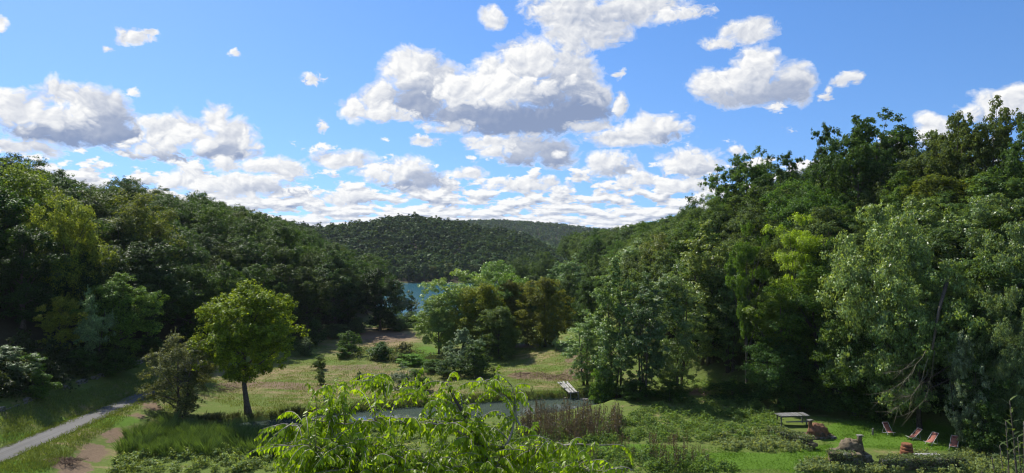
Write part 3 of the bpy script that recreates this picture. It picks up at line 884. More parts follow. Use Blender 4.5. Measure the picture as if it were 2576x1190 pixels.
# --- tall alders by the pond
plant_d('alder_b', 1545, 650, 84, 150, 'tall alder at the left front of the clump beyond the pond', (0.075, 0.10, 0.045))
plant_d('alder_a', 1480, 770, 88, 115, 'low alder leaning out over the sunny meadow', (0.085, 0.115, 0.05))
plant_d('alder_b', 1625, 690, 81, 140, 'dark tall alder in the middle of the clump', (0.05, 0.07, 0.035))
plant_d('alder_a', 1700, 640, 85, 150, 'tall alder right of the middle of the clump', (0.07, 0.09, 0.045))
plant_d('alder_b', 1775, 560, 91, 175, 'tallest olive alder at the right of the clump', (0.095, 0.105, 0.04))
plant_d('ash_b', 1655, 575, 112, 130, 'olive tree peeping above the alder clump', (0.105, 0.11, 0.035))
plant_d('alder_a', 1600, 590, 118, 110, 'grey-green tree above the left of the alder clump', (0.095, 0.12, 0.075))
plant_d('oak_a', 1560, 640, 125, 110, 'green tree behind the left of the alder clump', (0.085, 0.11, 0.05))
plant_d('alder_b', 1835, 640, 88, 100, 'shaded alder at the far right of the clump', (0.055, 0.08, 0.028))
plant_d('shrub_a', 1520, 925, 82.5, 70, 'leafy bush at the pond corner below the alders', LG)
plant_d('shrub_b', 1510, 955, 81.5, 60, 'bush at the water edge beside the grey planks', MG)
plant_d('shrub_a', 1600, 960, 80, 120, 'dark bush at the foot of the dark alder', DG)
plant_d('shrub_a', 1690, 960, 80, 120, 'dark bush at the foot of the clump near a pale post', DG)

# --- right slope
plant_d('robinia', 1880, 545, 81, 105, 'slim feathery green robinia right of the alders', (0.075, 0.11, 0.022))
plant_d('robinia', 2000, 528, 84, 165, 'bright yellow-green robinia on the right slope', (0.21, 0.235, 0.02))
plant_d('robinia', 1965, 690, 79, 175, 'lower yellowish robinia below the bright one', (0.11, 0.135, 0.02))
plant_d('robinia', 1800, 470, 150, 80, 'light green feathery tree on the skyline', (0.09, 0.16, 0.03))
SKY = [
 ('wood_a', 1745, 490, 150, 110, DG, 'first dark tree where the right hill meets the sky'),
 ('skyoak_a', 1880, 368, 128, 185, MG, 'rounded skyline oak left of the tall pair'),
 ('skyoak_b', 1965, 378, 118, 150, DG, 'lower skyline oak beside the rounded one'),
 ('skyoak_b', 2090, 305, 108, 130, DG, 'narrow pointed skyline oak left of the broad one'),
 ('skyoak_a', 2215, 268, 104, 250, DG, 'broad tall skyline oak against the blue sky'),
 ('skyoak_a', 2160, 350, 100, 190, DG, 'dark oak below the broad skyline oak'),
 ('skyoak_b', 2400, 275, 92, 180, (0.075, 0.09, 0.028), 'gappy olive oak with white cloud showing through'),
 ('skyoak_a', 2490, 248, 88, 210, (0.075, 0.09, 0.028), 'topmost gappy oak near the right edge'),
 ('skyoak_b', 2580, 290, 80, 170, DG, 'oak cut off by the right edge on the skyline'),
 ('oak_b', 2360, 440, 86, 220, (0.095, 0.105, 0.022), 'yellowish oak below the gappy olive oak'),
 ('oak_a', 2030, 470, 104, 190, DG, 'shaded oak above the bright robinia'),
 ('oak_a', 1900, 470, 115, 190, (0.065, 0.09, 0.03), 'olive oak on the slope above the alders'),
 ('oak_b', 1800, 540, 125, 140, (0.07, 0.10, 0.035), 'green oak behind the tallest alder'),
 ('oak_a', 2120, 520, 92, 200, DG, 'dark oak behind the robinia and the pale ash'),
]
for k, x, yt, Y, w, c, lb in SKY:
    plant_d(k, x, yt, Y, w, lb, c)
FRONT = [
 ('ash_a', 2205, 515, 72, 300, (0.135, 0.16, 0.075), 'great pale green ash standing over the lawn'),
 ('ash_b', 2330, 480, 79, 260, (0.11, 0.135, 0.055), 'ash with yellowish top behind the great pale one'),
 ('ash_a', 2310, 630, 68, 280, (0.12, 0.15, 0.06), 'lower ash with branches hanging over the deckchairs'),
 ('ash_b', 2480, 470, 74, 260, (0.095, 0.12, 0.055), 'tall dull green ash near the right edge'),
 ('ash_a', 2560, 560, 66, 230, (0.10, 0.125, 0.065), 'grey-green ash cut off by the right edge'),
 ('oak_b', 2150, 790, 73, 200, (0.06, 0.09, 0.02), 'small dark green tree at the left foot of the ash'),
 ('wood_a', 1960, 840, 78, 190, (0.045, 0.082, 0.028), 'low bushy dark tree behind the plank table'),
 ('oak_a', 2080, 640, 88, 150, DG, 'shaded tree left of the great pale ash'),
 ('silver', 2425, 840, 62, 110, (0.15, 0.155, 0.11), 'drooping silver-leaved tree behind the deckchairs'),
 ('ash_b', 2545, 700, 61, 150, (0.10, 0.12, 0.065), 'greyish leafy tree at the right edge below the oaks'),
 ('wood_d', 2500, 870, 62, 160, (0.055, 0.085, 0.03), 'dark tree under the greyish leafy one at the right edge'),
 ('shrub_a', 2480, 1010, 60, 130, (0.06, 0.09, 0.03), 'round bush at the right end of the lawn'),
 ('shrub_a', 2150, 950, 73, 180, DG, 'dark bush at the back of the lawn under the ash'),
 ('shrub_a', 2290, 960, 72, 190, DG, 'dark bush behind the upright deckchair'),
 ('shrub_a', 2400, 980, 68, 170, DG, 'dark bush behind the two low deckchairs'),
 ('shrub_a', 2020, 960, 76, 150, DG, 'dark bush right behind the plank table'),
 ('shrub_b', 1850, 960, 80, 150, DG, 'dark bush on the bank left of the plank table'),
]
for k, x, yt, Y, w, c, lb in FRONT:
    plant_d(k, x, yt, Y, w, lb, c)

# --- hillside woods, tree by tree
def hillside(side, n_label, group, y0, y1, depth, rngseed):
    rr = random.Random(rngseed)
    yy = y0
    placed = 0
    while yy < y1:
        step = 6.2 + 0.022 * max(0, yy - 90)
        d = rr.uniform(2, 5)
        while d < depth:
            y = yy + rr.uniform(-0.4, 0.4) * step
            if side < 0:
                x = float(np.interp(y, LFY, LFX)) - d
            else:
                x = float(np.interp(y, RFY, RFX)) + d
            d += step * rr.uniform(0.85, 1.2)
            xd = CX + x / y * FD
            if xd < -260 or xd > 2860:
                continue
            if side < 0 and y < 82 and d < 16:
                continue
            H = rr.uniform(10, 14) * (0.85 if d < 8 else 1.0)
            kind = rr.choice(['wood_a', 'wood_b', 'wood_c', 'wood_a', 'wood_d'])
            # keep clear of the sight line over hand placed trees
            z = TZ(x, y)
            ytop = CY - (z + H - CAMZ) / y * FD
            if side > 0 and xd > 1500:
                lim = np.interp(xd, [1500, 1700, 1760, 1800, 1850, 2000, 2060, 2200, 2300, 2500, 2900], [575, 535, 500, 480, 395, 385, 350, 310, 320, 300, 320])
                if ytop < lim + 6:
                    H -= (lim + 6 - ytop) * y / FD
                    if H < 5:
                        continue
            if side < 0:
                lim = np.interp(xd, [-300, 0, 250, 480, 650, 720, 900], [330, 385, 415, 475, 535, 550, 640])
                if ytop < lim:
                    H -= (lim - ytop) * y / FD
                    if H < 5:
                        continue
            cb = rr.choice([DG, DG, (0.034, 0.06, 0.02), (0.04, 0.064, 0.028), (0.05, 0.066, 0.024)]) if side < 0 else rr.choice([DG, MG, (0.07, 0.095, 0.035), (0.075, 0.1, 0.045)])
            zone = ('near the viewer' if y < 105 else 'midway along the valley' if y < 185 else 'far down the valley')
            row = ('at the foot of' if d < 18 else 'halfway up' if d < 36 else 'on the crest of')
            plant(kind, x, y, H, rr.uniform(0.72, 0.95) * H * (0.9 if kind == 'wood_d' else 1), n_label % (row, zone), jitter(cb, 0.14), 'tree', group % (row, zone), z)
            placed += 1
        yy += step
    return placed
na = hillside(-1, 'dark green tree %s the left hillside wood %s', 'trees %s the left hillside wood %s', 56, 300, 52, 21)
nb = hillside(1, 'mid green tree %s the right hillside wood %s', 'trees %s the right hillside wood %s', 60, 360, 50, 22)
print('hillside trees', na, nb)

# --- poplars on the far lake shore
for k in range(13):
    x = 930 + k * 33 + rnd.uniform(-9, 9)
    plant_d('poplar', x, 655 + rnd.uniform(-8, 14) + (12 if k < 4 else 0), 386 + rnd.uniform(0, 8), 34 + rnd.uniform(-6, 8), 'slim poplar in the row along the far lake shore', jitter((0.075, 0.085, 0.035) if k in (5, 6, 8) else (0.05, 0.075, 0.035)), 'poplars on the far lake shore')

# ------------------------------------------------------------------ merged masses (uncountable growth)
def merge(Vp, Fp, tp, pos, scl, rot, rng, wt=0.5, patch=None):
    n = len(pos); m = len(Vp)
    c, s = np.cos(rot), np.sin(rot)
    x = Vp[None, :, 0] * scl[:, 0:1]; y = Vp[None, :, 1] * scl[:, 0:1]; z = Vp[None, :, 2] * scl[:, 1:2]
    V = np.stack([x * c[:, None] - y * s[:, None] + pos[:, 0:1], x * s[:, None] + y * c[:, None] + pos[:, 1:2], z + pos[:, 2:3]], 2).reshape(-1, 3)
    F = (Fp[None] + (np.arange(n) * m)[:, None, None]).reshape(-1, Fp.shape[1])
    own = rng.random(n)
    if patch is not None:
        own = own * 0.5 + patch * 0.5
    t = (tp[None] * (1 - wt) + own[:, None] * wt).ravel()
    return V, F, t

def join(parts):
    V, F, t, o = [], [], [], 0
    for v, f, tt in parts:
        V.append(v); F.append(f + o); t.append(tt); o += len(v)
    return np.concatenate(V), np.concatenate(F), np.concatenate(t)

def far_wood(name, label, gen, mat, nq, ls, Hr, Wr, seed):
    rng = np.random.default_rng(seed)
    pos = gen(rng)
    parts = []
    for k in range(3):
        V, F, t, _, _ = crown_arrays(70 + k, 1.0, 1.0, 0.02, ['round', 'dome', 'oval'][k], 10, nq, ls, clr=0.27, aspect=0.85, sub=5, nr=0.22, up=0.25)
        p = pos[k::3]
        H = rng.uniform(Hr[0], Hr[1], len(p))
        parts.append(merge(V, F, t, p, np.stack([H * rng.uniform(Wr[0], Wr[1], len(p)), H], 1), rng.random(len(p)) * 6.28, rng, 0.6, np.clip(0.5 + 1.1 * vnoise(p[:, 0], p[:, 1], 38), 0, 1)))
    V, F, t = join(parts)
    tag(link(name, new_mesh(name, V, F, mat, {'tint': t})), label, 'wood', kind='stuff')
    return len(F)

def gen1(rng):
    y = rng.uniform(379, 622, 9000); x = rng.uniform(-0.40, 0.2, 9000) * y
    z = T(x, y)
    k = np.zeros(9000, bool); g = {}
    for i in range(9000):
        key = (int(x[i] // 6.0), int(y[i] // 6.4))
        if key in g: continue
        xd = CX + x[i] / y[i] * FD
        if xd < 720 and y[i] < 520: continue
        if y[i] < 391 and xd < 1330: continue
        g[key] = 1; k[i] = True
    return np.stack([x, y, z - 0.5], 1)[k]
def gen2(rng):
    y = rng.uniform(680, 1540, 9000); x = rng.uniform(-0.1, 0.17, 9000) * y
    z = T(x, y)
    k = np.zeros(9000, bool); g = {}
    for i in range(9000):
        key = (int(x[i] // 8), int(y[i] // 12))
        if key in g: continue
        g[key] = 1; k[i] = True
    return np.stack([x, y, z - 0.5], 1)[k]
f1 = far_wood('far_wood', 'dense mixed wood covering the far hill beyond the lake', gen1, M['leaf_far'], 110, 0.18, (5.5, 10.5), (0.95, 1.5), 1)
f2 = far_wood('distant_wood', 'hazy wood on the most distant ridge', gen2, M['leaf_far'], 26, 0.31, (8, 12), (0.9, 1.2), 2)
print('far quads', f1, f2)

def ground_points(poly, n, rng, dens=None):
    xs = [p[0] for p in poly]; ys = [p[1] for p in poly]
    x = rng.uniform(min(xs), max(xs), n * 2); y = rng.uniform(min(ys), max(ys), n * 2)
    k = in_poly(x, y, poly)
    x, y = x[k][:n], y[k][:n]
    p, ok = G(x, y)
    return p[ok]

def tuft_arrays(seed, n, h, spread, w):
    rng = np.random.default_rng(seed)
    a = rng.random(n) * 6.28; r = spread * rng.random(n) ** 0.5
    b = np.stack([r * np.cos(a), r * np.sin(a), np.zeros(n)], 1)
    hh = h * rng.uniform(0.5, 1.1, n)
    ln = np.stack([np.cos(a), np.sin(a), np.zeros(n)], 1) * (hh * rng.uniform(0.15, 0.7, n))[:, None]
    sd_ = np.stack([-np.sin(a + 1), np.cos(a + 1), np.zeros(n)], 1) * w / 2
    tip = b + ln + np.array([0, 0, 1]) * hh[:, None]
    mid = b + ln * 0.35 + np.array([0, 0, 0.6]) * hh[:, None]
    V = np.stack([b - sd_ * 0.6, mid - sd_, tip, mid + sd_], 1).reshape(-1, 3)
    return V, np.arange(4 * n).reshape(n, 4), np.repeat(rng.random(n), 4)

def leafclump(seed, n, ls, H, W, asp=0.6):
    V, F, t, _, _ = crown_arrays(seed, H, W, 0.0, 'dome', 9, n, ls, clr=0.22, aspect=asp)
    return V, F, t

def mass(name, label, proto_arr, polys, n, mat, color, smin, smax, seed, cat='plants', hscale=(0.7, 1.3), sink=0.05):
    rng = np.random.default_rng(seed)
    parts = []
    for poly, share in polys:
        p = ground_points(poly, int(n * share), rng)
        if len(p) == 0: continue
        p[:, 2] -= sink
        s = rng.uniform(smin, smax, len(p))
        parts.append(merge(*proto_arr, p, np.stack([s, s * rng.uniform(*hscale, len(p))], 1), rng.random(len(p)) * 6.28, rng, 0.5))
    V, F, t = join(parts)
    o = link(name, new_mesh(name, V, F, mat, {'tint': t}), color=color)
    tag(o, label, cat, kind='stuff')
    return o

M['grass_leaf'] = leaf_mat('grass_leaf', None, trans=0.35, gloss=0.3, rough=0.5, yellow=(1.3, 1.2, 0.5), var=0.45)
MEADOW = [(500, 1000), (520, 960), (700, 900), (850, 850), (1040, 860), (1100, 900), (1250, 900), (1320, 870), (1480, 890), (1510, 950), (1480, 990), (1000, 1030), (700, 1050)]
mass('meadow_grass', 'short sparse green and straw grass of the mown meadow', tuft_arrays(1, 6, 0.17, 0.4, 0.04), [(MEADOW, 1.0)], 11000, M['grass_leaf'], (0.15, 0.19, 0.05), 0.8, 1.6, 31, 'grass')
mass('bank_grass', 'uneven green grass along the lane and bank', tuft_arrays(2, 10, 0.22, 0.35, 0.035),
     [([(0, 1030), (120, 1000), (380, 935), (400, 975), (300, 1020), (0, 1125)], 0.4), ([(0, 1172), (150, 1100), (400, 985), (385, 1005), (300, 1060), (230, 1105), (150, 1160), (100, 1190), (0, 1190)], 0.4), ([(425, 1005), (365, 1075), (315, 1135), (275, 1190), (340, 1190), (480, 1030)], 0.2)], 5600, M['grass_leaf'], (0.14, 0.19, 0.04), 0.6, 1.6, 32, 'grass')
def verge():
    rng = np.random.default_rng(50)
    n = 900
    y = rng.uniform(52, 84, n); x = np.where(rng.random(n) < 0.5, -42.0, -39.2) + rng.normal(0, 0.22, n)
    p = np.stack([x, y, T(x, y) + 0.02], 1)
    V, F, t = merge(*tuft_arrays(12, 8, 0.2, 0.2, 0.03), p, np.stack([rng.uniform(0.6, 1.3, n)] * 2, 1), rng.random(n) * 6.28, rng)
    tag(link('verge_grass', new_mesh('verge_grass', V, F, M['grass_leaf'], {'tint': t}), color=(0.13, 0.18, 0.04)), 'ragged grass fringe creeping over the lane edges', 'grass', kind='stuff')
verge()
mass('lawn_grass', 'bright green lawn grass around the clay ovens', tuft_arrays(3, 7, 0.12, 0.3, 0.035),
     [([(2040, 1050), (2200, 1062), (2440, 1100), (2440, 1135), (2200, 1130), (2100, 1110)], 0.45), ([(1600, 1120), (1900, 1130), (2090, 1110), (2090, 1190), (1650, 1190)], 0.55)], 6000, M['grass_leaf'], (0.12, 0.235, 0.025), 0.7, 1.4, 33, 'grass')
mass('tall_sedge', 'lush dark green sedge clumps on the near side of the pond', tuft_arrays(4, 60, 1.1, 0.55, 0.05),
     [([(330, 1100), (420, 1070), (510, 1085), (640, 1100), (900, 1085), (900, 1140), (600, 1150), (310, 1150)], 1.0)], 420, M['grass_leaf'], (0.09, 0.155, 0.04), 0.7, 1.3, 34, 'sedge')
mass('ivy_carpet', 'pale green ivy and nettle carpet below the lime green tree', leafclump(5, 85, 0.14, 0.5, 1.1),
     [([(290, 1150), (420, 1130), (700, 1120), (1000, 1060), (1250, 1060), (1300, 1190), (280, 1190)], 1.0)], 680, M['leaf'], (0.19, 0.28, 0.10), 0.6, 1.5, 35, 'ivy')
mass('bramble_thicket', 'tangled bramble and weeds between the pond and the garden', leafclump(6, 85, 0.14, 0.7, 1.2),
     [([(1290, 1090), (1560, 1050), (1700, 1010), (1900, 1010), (1960, 1060), (1960, 1110), (1700, 1110), (1500, 1120), (1300, 1130)], 0.6), ([(1300, 1130), (1550, 1135), (1750, 1150), (1880, 1190), (1300, 1190)], 0.3), ([(1700, 960), (1850, 960), (1950, 1040), (1800, 1020)], 0.1)], 900, M['leaf'], (0.12, 0.21, 0.055), 0.6, 1.5, 36, 'bramble')
mass('garden_ivy', 'silvery ivy trailing over the garden ledges', leafclump(7, 80, 0.14, 0.55, 1.0),
     [([(1780, 1100), (1900, 1085), (2040, 1110), (2040, 1135), (1900, 1140), (1790, 1130)], 0.4), ([(2040, 1160), (2160, 1165), (2260, 1190), (1990, 1190)], 0.35), ([(2230, 1150), (2460, 1140), (2560, 1120), (2560, 1190), (2260, 1190)], 0.45)], 420, M['leaf'], (0.20, 0.27, 0.12), 0.7, 1.3, 37, 'ivy')
mass('brush_row', 'straggling row of bramble and brushwood across the meadow', leafclump(10, 80, 0.15, 0.9, 1.5),
     [([(862, 888), (900, 878), (1010, 890), (1110, 900), (1135, 922), (1040, 920), (930, 908), (870, 902)], 1.0)], 110, M['leaf'], (0.07, 0.10, 0.04), 0.7, 1.5, 42, 'bramble')
mass('pond_rim_growth', 'grass and weeds hanging over the pond bank', tuft_arrays(8, 26, 0.75, 0.4, 0.045),
     [([(500, 1052), (720, 1040), (1000, 1018), (1300, 996), (1480, 992), (1480, 1003), (1300, 1006), (1000, 1030), (720, 1056), (520, 1066)], 1.0)], 700, M['grass_leaf'], (0.075, 0.09, 0.035), 0.6, 1.2, 38, 'weeds')
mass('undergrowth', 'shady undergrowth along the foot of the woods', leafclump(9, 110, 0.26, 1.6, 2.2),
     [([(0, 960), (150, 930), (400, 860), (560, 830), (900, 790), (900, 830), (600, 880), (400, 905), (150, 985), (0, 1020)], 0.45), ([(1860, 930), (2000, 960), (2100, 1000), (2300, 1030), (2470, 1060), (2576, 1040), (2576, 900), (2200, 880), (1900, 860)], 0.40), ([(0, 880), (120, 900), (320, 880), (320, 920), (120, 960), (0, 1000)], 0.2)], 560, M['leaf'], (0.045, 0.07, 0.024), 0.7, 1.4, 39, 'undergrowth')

# dry brown stalks by the pond
def stalk_arrays(seed):
    rng = np.random.default_rng(seed)
    paths = []
    for k in range(5):
        b = rng.normal(0, 0.12, 2); l = rng.normal(0, 0.12, 2); h = rng.uniform(1.1, 1.7)
        top = np.array([b[0] + l[0], b[1] + l[1], h])
        paths.append((np.array([[b[0], b[1], 0], [b[0] + l[0] * 0.4, b[1] + l[1] * 0.4, h * 0.5], top]), [0.012, 0.011, 0.008]))
    V, F = tube_arrays(paths, 3)
    F = np.array([f for f in F if len(f) == 4])
    P = []
    for pts, _ in paths:
        for q in np.linspace(0.35, 1.0, 16):
            P.append(pts[0] * (1 - q) + pts[2] * q + rng.normal(0, 0.05, 3))
    P = np.array(P)
    V2, F2, t2 = leaf_quads(P, unit(rng.normal(size=P.shape)), 0.11, 0.6, rng)
    return np.concatenate([V, V2]), np.concatenate([F, F2 + len(V)]), np.concatenate([np.full(len(V), 0.5), t2])
mass('dry_dock_stalks', 'stand of dry dark brown dock stalks beside the pond', stalk_arrays(3),
     [([(1290, 1075), (1330, 1050), (1480, 1045), (1560, 1055), (1565, 1105), (1450, 1115), (1310, 1105)], 1.0)], 230, M['grass_leaf'], (0.125, 0.10, 0.07), 0.55, 1.4, 40, 'stalks')
mass('weed_stalks', 'scattered thin brown weed stalks in the bramble', stalk_arrays(4),
     [([(1280, 1130), (1560, 1110), (1780, 1110), (1780, 1185), (1300, 1190)], 1.0)], 60, M['grass_leaf'], (0.11, 0.08, 0.055), 0.6, 1.0, 41, 'stalks')

# ------------------------------------------------------------------ stone wall on the left bank
def stone_wall():
    w = thing('stone_wall', 'low mossy dry stone wall half hidden at the foot of the left wood', 'wall', (-45.9, 60, 0))
    ms = []
    for k in range(5):
        V, F = box_arrays(0.55, 0.4, 0.3, 0.09, k, 0.35)
        ms.append(new_mesh('stone', V, F, M['stone']))
    y = 56.0
    r = random.Random(4)
    for c in range(2):
        y = 56.0 + c * 0.2
        while y < 93:
            l = r.uniform(0.45, 0.85)
            if r.random() < 0.6:
                o = link('stone', ms[r.randrange(5)], w)
                o.location = (0.1 + r.uniform(-0.1, 0.1) - c * 0.05, y - 60 + l / 2, TZ(-45.6, y) - 0.05 + c * 0.28)
                o.rotation_euler = (r.uniform(-.12, .12), r.uniform(-.12, .12), 1.57 + r.uniform(-.15, .15))
                o.scale = (l / 0.55, 1, r.uniform(0.85, 1.15))
            y += l
stone_wall()

# ------------------------------------------------------------------ garden: chairs, ovens, table, bench
def boxm(name, sx, sy, sz, mat, parent, loc, rot=(0, 0, 0), jit=0.0, seed=0, bev=0.15):
    V, F = box_arrays(sx, sy, sz, jit, seed, bev)
    o = link(name, new_mesh(name, V, F, mat), parent)
    o.location = loc; o.rotation_euler = rot
    return o

def bar(name, p0, p1, r, mat, parent, nseg=6):
    V, F = tube_arrays([(np.array([p0, p1]), [r, r])], nseg)
    return link(name, new_mesh(name, V, F, mat, smooth=False), parent)

def deckchair(loc, rot, label, lean):
    """sling chair 0.6 wide; front towards local -y"""
    t = thing('deckchair', label, 'deckchair', loc, rot, 'deckchairs on the lawn', (1.02, 1.02, 1.02))
    w = 0.29
    back = np.array([0, 0.55 - 0.2 * lean, 0.98 + 0.04 * lean]); foot = np.array([0, -0.62, 0.30])
    rear = np.array([0, 0.52, 0.02]); ffoot = np.array([0, -0.42, 0.02])
    for s in (-1, 1):
        e = np.array([s * w, 0, 0]); e2 = np.array([s * (w - 0.045), 0, 0])
        bar('frame_rail', ffoot + e, back + e, 0.02, M['frame_wood'], t)
        bar('frame_rail', rear + e2, foot + e2, 0.02, M['frame_wood'], t)
        bar('prop_strut', rear + e * 0.9 + np.array([0, -0.1, 0.04]), (ffoot + (back - ffoot) * 0.72) + e * 1.05, 0.014, M['frame_wood'], t)
    bar('crossbar', back - np.array([w, 0, 0]), back + np.array([w, 0, 0]), 0.018, M['frame_wood'], t)
    bar('crossbar', foot - np.array([w, 0, 0]), foot + np.array([w, 0, 0]), 0.018, M['frame_wood'], t)
    bar('crossbar', rear - np.array([w, 0, 0]), rear + np.array([w, 0, 0]), 0.016, M['frame_wood'], t)
    n = 14; V = []; F = []
    for i in range(n):
        u = i / (n - 1)
        p = foot * (1 - u) + back * u
        sag = 0.30 * math.sin(math.pi * u) ** 0.9 * (1.1 - 0.45 * u)
        y, z = p[1] + sag * 0.35, p[2] - sag * 0.85
        for q in (-1, -0.33, 0.33, 1):
            V.append((q * 0.245, y, z - 0.012 * (1 - q * q)))
        for q in (-1, -0.33, 0.33, 1):
            V.append((q * 0.245, y + 0.004, z - 0.016 - 0.012 * (1 - q * q)))
    for i in range(n - 1):
        for j in range(3):
            a = i * 8 + j
            F.append((a, a + 1, a + 9, a + 8)); F.append((a + 4, a + 12, a + 13, a + 5))
        F.append((i * 8, i * 8 + 8, i * 8 + 12, i * 8 + 4)); F.append((i * 8 + 3, i * 8 + 7, i * 8 + 15, i * 8 + 11))
    link('canvas_sling', new_mesh('canvas_sling', V, F, M['canvas'], smooth=True), t)
    boxm('head_cushion', 0.36, 0.12, 0.07, M['pillow'], t, (0, back[1] - 0.10, back[2] - 0.12), (R(60), 0, 0), 0.03, 1, 0.6)
    return t

def at_ground(xd, yd):
    p = g1(xd, yd)
    return (float(p[0]), float(p[1]), float(p[2]))
deckchair(at_ground(2234, 1092), R(8), 'upright reddish deckchair seen from the front at the back of the lawn', 0.6)
deckchair(at_ground(2300, 1106), R(-84), 'low deckchair seen from the side next to the upright one', 0)
deckchair(at_ground(2343, 1118), R(-66), 'third deckchair turned to the side beside the pale framed one', 0)
deckchair(at_ground(2400, 1128), R(-42), 'sunlit deckchair with a pale frame nearest the bushes', 0.2)

def oven(loc, rot, label, mat, chim_x, s=1.0, ledge=True):
    t = thing('clay_oven', label, 'oven', loc, rot, None, (s, s, s))
    rng = np.random.default_rng(int(abs(loc[0]) * 10))
    # plinth of rough stones
    for r_ in range(3):
        for k in range(5):
            boxm('plinth_stone', 0.58, 0.5, 0.34, M['clay_grey'] if k % 2 else M['stone'], t, (-1.2 + 0.6 * k + 0.12 * (r_ % 2), -0.55, 0.17 + 0.34 * r_), (0, 0, rng.uniform(-.1, .1)), 0.08, r_ * 5 + k, 0.4)
    boxm('plinth_core', 2.8, 1.5, 1.0, M['clay_grey'], t, (0, 0.25, 0.5), (0, 0, 0), 0.03, 3, 0.2)
    boxm('ledge_slab', 2.75, 1.5, 0.12, M['clay_grey'], t, (-0.1, 0.15, 1.05), (0, 0, 0.03), 0.03, 4, 0.6)
    # dome with an arched mouth, stretched and lumpy
    nu, nv = 22, 11
    V = []; F = []
    for j in range(nv):
        ph = j / (nv - 1) * math.pi / 2
        for i in range(nu):
            th = 2 * math.pi * i / nu
            lump = 1 + 0.07 * math.sin(3 * th + j) + 0.05 * math.sin(5 * th - 2 * j) + rng.normal(0, 0.015)
            x = 1.0 * math.cos(ph) ** 0.7 * math.cos(th) * lump
            y = 0.80 * math.cos(ph) ** 0.7 * math.sin(th) * lump
            V.append((x, y + 0.1, 1.10 + 1.0 * math.sin(ph) * lump))
    for j in range(nv - 1):
        for i in range(nu):
            k = (i + 1) % nu
            F.append((j * nu + i, j * nu + k, (j + 1) * nu + k, (j + 1) * nu + i))
    F.append(tuple((nv - 1) * nu + i for i in range(nu)))
    dome = link('dome', new_mesh('dome', V, F, mat, smooth=True), t)
    # mouth: dark recessed arch
    V = []; n = 9
    for d in (0, 0.1):
        for i in range(n):
            a = math.pi * i / (n - 1)
            V.append((0.24 * math.cos(a), -0.72 - d, 1.13 + 0.36 * math.sin(a)))
    F = [tuple(range(n))] + [(i, i + 1, n + i + 1, n + i) for i in range(n - 1)]
    link('mouth', new_mesh('mouth', V, F, M['bark']), dome)
    # chimney
    q = np.linspace(0, 1, 6)
    pts = np.stack([np.full(6, chim_x) + 0.04 * np.sin(q * 5), np.full(6, 0.1), 1.2 + q * 1.25], 1)
    V, F = tube_arrays([(pts, [0.36, 0.28, 0.22, 0.19, 0.2, 0.22])], 9)
    ch = link('chimney', new_mesh('chimney', V, F, mat, smooth=True), t)
    boxm('cap', 0.52, 0.46, 0.09, M['stone'], ch, (chim_x, 0.1, 2.48), (0, 0, 0.2), 0.03, 8, 0.5)
    # sloping tail of tumbled clay
    V, F = box_arrays(1.3, 0.7, 0.5, 0.1, 5, 0.6)
    sgn = -1 if chim_x > 0 else 1
    o = link('clay_tail', new_mesh('clay_tail', V, F, mat), t)
    o.location = (sgn * 1.05, 0.15, 1.05); o.rotation_euler = (0, sgn * 0.55, 0)
    return t
ox, oy, oz = at_ground(2062, 1103)
oven((ox, oy + 0.3, oz - 0.75), 0.15, 'reddish clay oven with its chimney on the left by the plank table', M['clay'], -0.78, 0.95)
ox, oy, oz = at_ground(2165, 1168)
oven((ox - 0.6, oy + 0.4, oz - 0.12), -0.12, 'pale clay oven with a stubby chimney on the right on a stone ledge', M['clay_grey'], 0.78, 0.95)

def ledge(p0, p1, h, label):
    p0 = np.array(p0); p1 = np.array(p1)
    L = float(np.hypot(*(p1 - p0)[:2])); ang = math.atan2(p1[1] - p0[1], p1[0] - p0[0])
    t = thing('stone_ledge', label, 'wall', tuple(p0), ang)
    r = random.Random(int(L * 100)); rng = np.random.default_rng(int(L * 100))
    ms = []
    for k in range(4):
        V, F = box_arrays(0.6, 0.7, 0.3, 0.07, 20 + k, 0.35)
        ms.append(new_mesh('ledge_stone', V, F, M['clay_grey'] if k % 2 else M['stone']))
    z = 0.1
    while z < h:
        x = 0.25 * r.random()
        while x < L:
            w_ = r.uniform(0.45, 0.8)
            o = link('ledge_stone', ms[r.randrange(4)], t)
            o.location = (x + w_ / 2, r.uniform(-.05, .05), z); o.scale = (w_ / 0.6, 1, 1)
            o.rotation_euler = (0, 0, r.uniform(-.08, .08))
            x += w_
        z += 0.29
    n = int(L * 420)
    P = np.stack([rng.uniform(-0.1, L + 0.1, n), rng.uniform(-0.55, 0.5, n), np.zeros(n)], 1)
    P[:, 2] = h + 0.08 + rng.normal(0, 0.09, n) - np.where(P[:, 1] < -0.3, rng.random(n) ** 1.5 * h * 0.8, 0)
    V, F, tt = leaf_quads(P, unit(rng.normal(0, 0.6, (n, 3)) + np.array([0, -0.3, 0.8])), 0.13, 0.7, rng)
    link('ivy_cover', new_mesh('ivy_cover', V, F, M['leaf'], {'tint': tt}), t, color=(0.14, 0.20, 0.085))['kind'] = 'stuff'
    return t
ledge(at_ground(1935, 1098), at_ground(2040, 1128), 0.85, 'ivy covered stone ledge in front of the reddish clay oven')
ledge(at_ground(2082, 1170), at_ground(2150, 1176), 1.0, 'dark ivy topped stone block left of the pale clay oven')
ledge(at_ground(2215, 1180), at_ground(2420, 1176), 0.8, 'long ivy clad low wall in front of the bench')

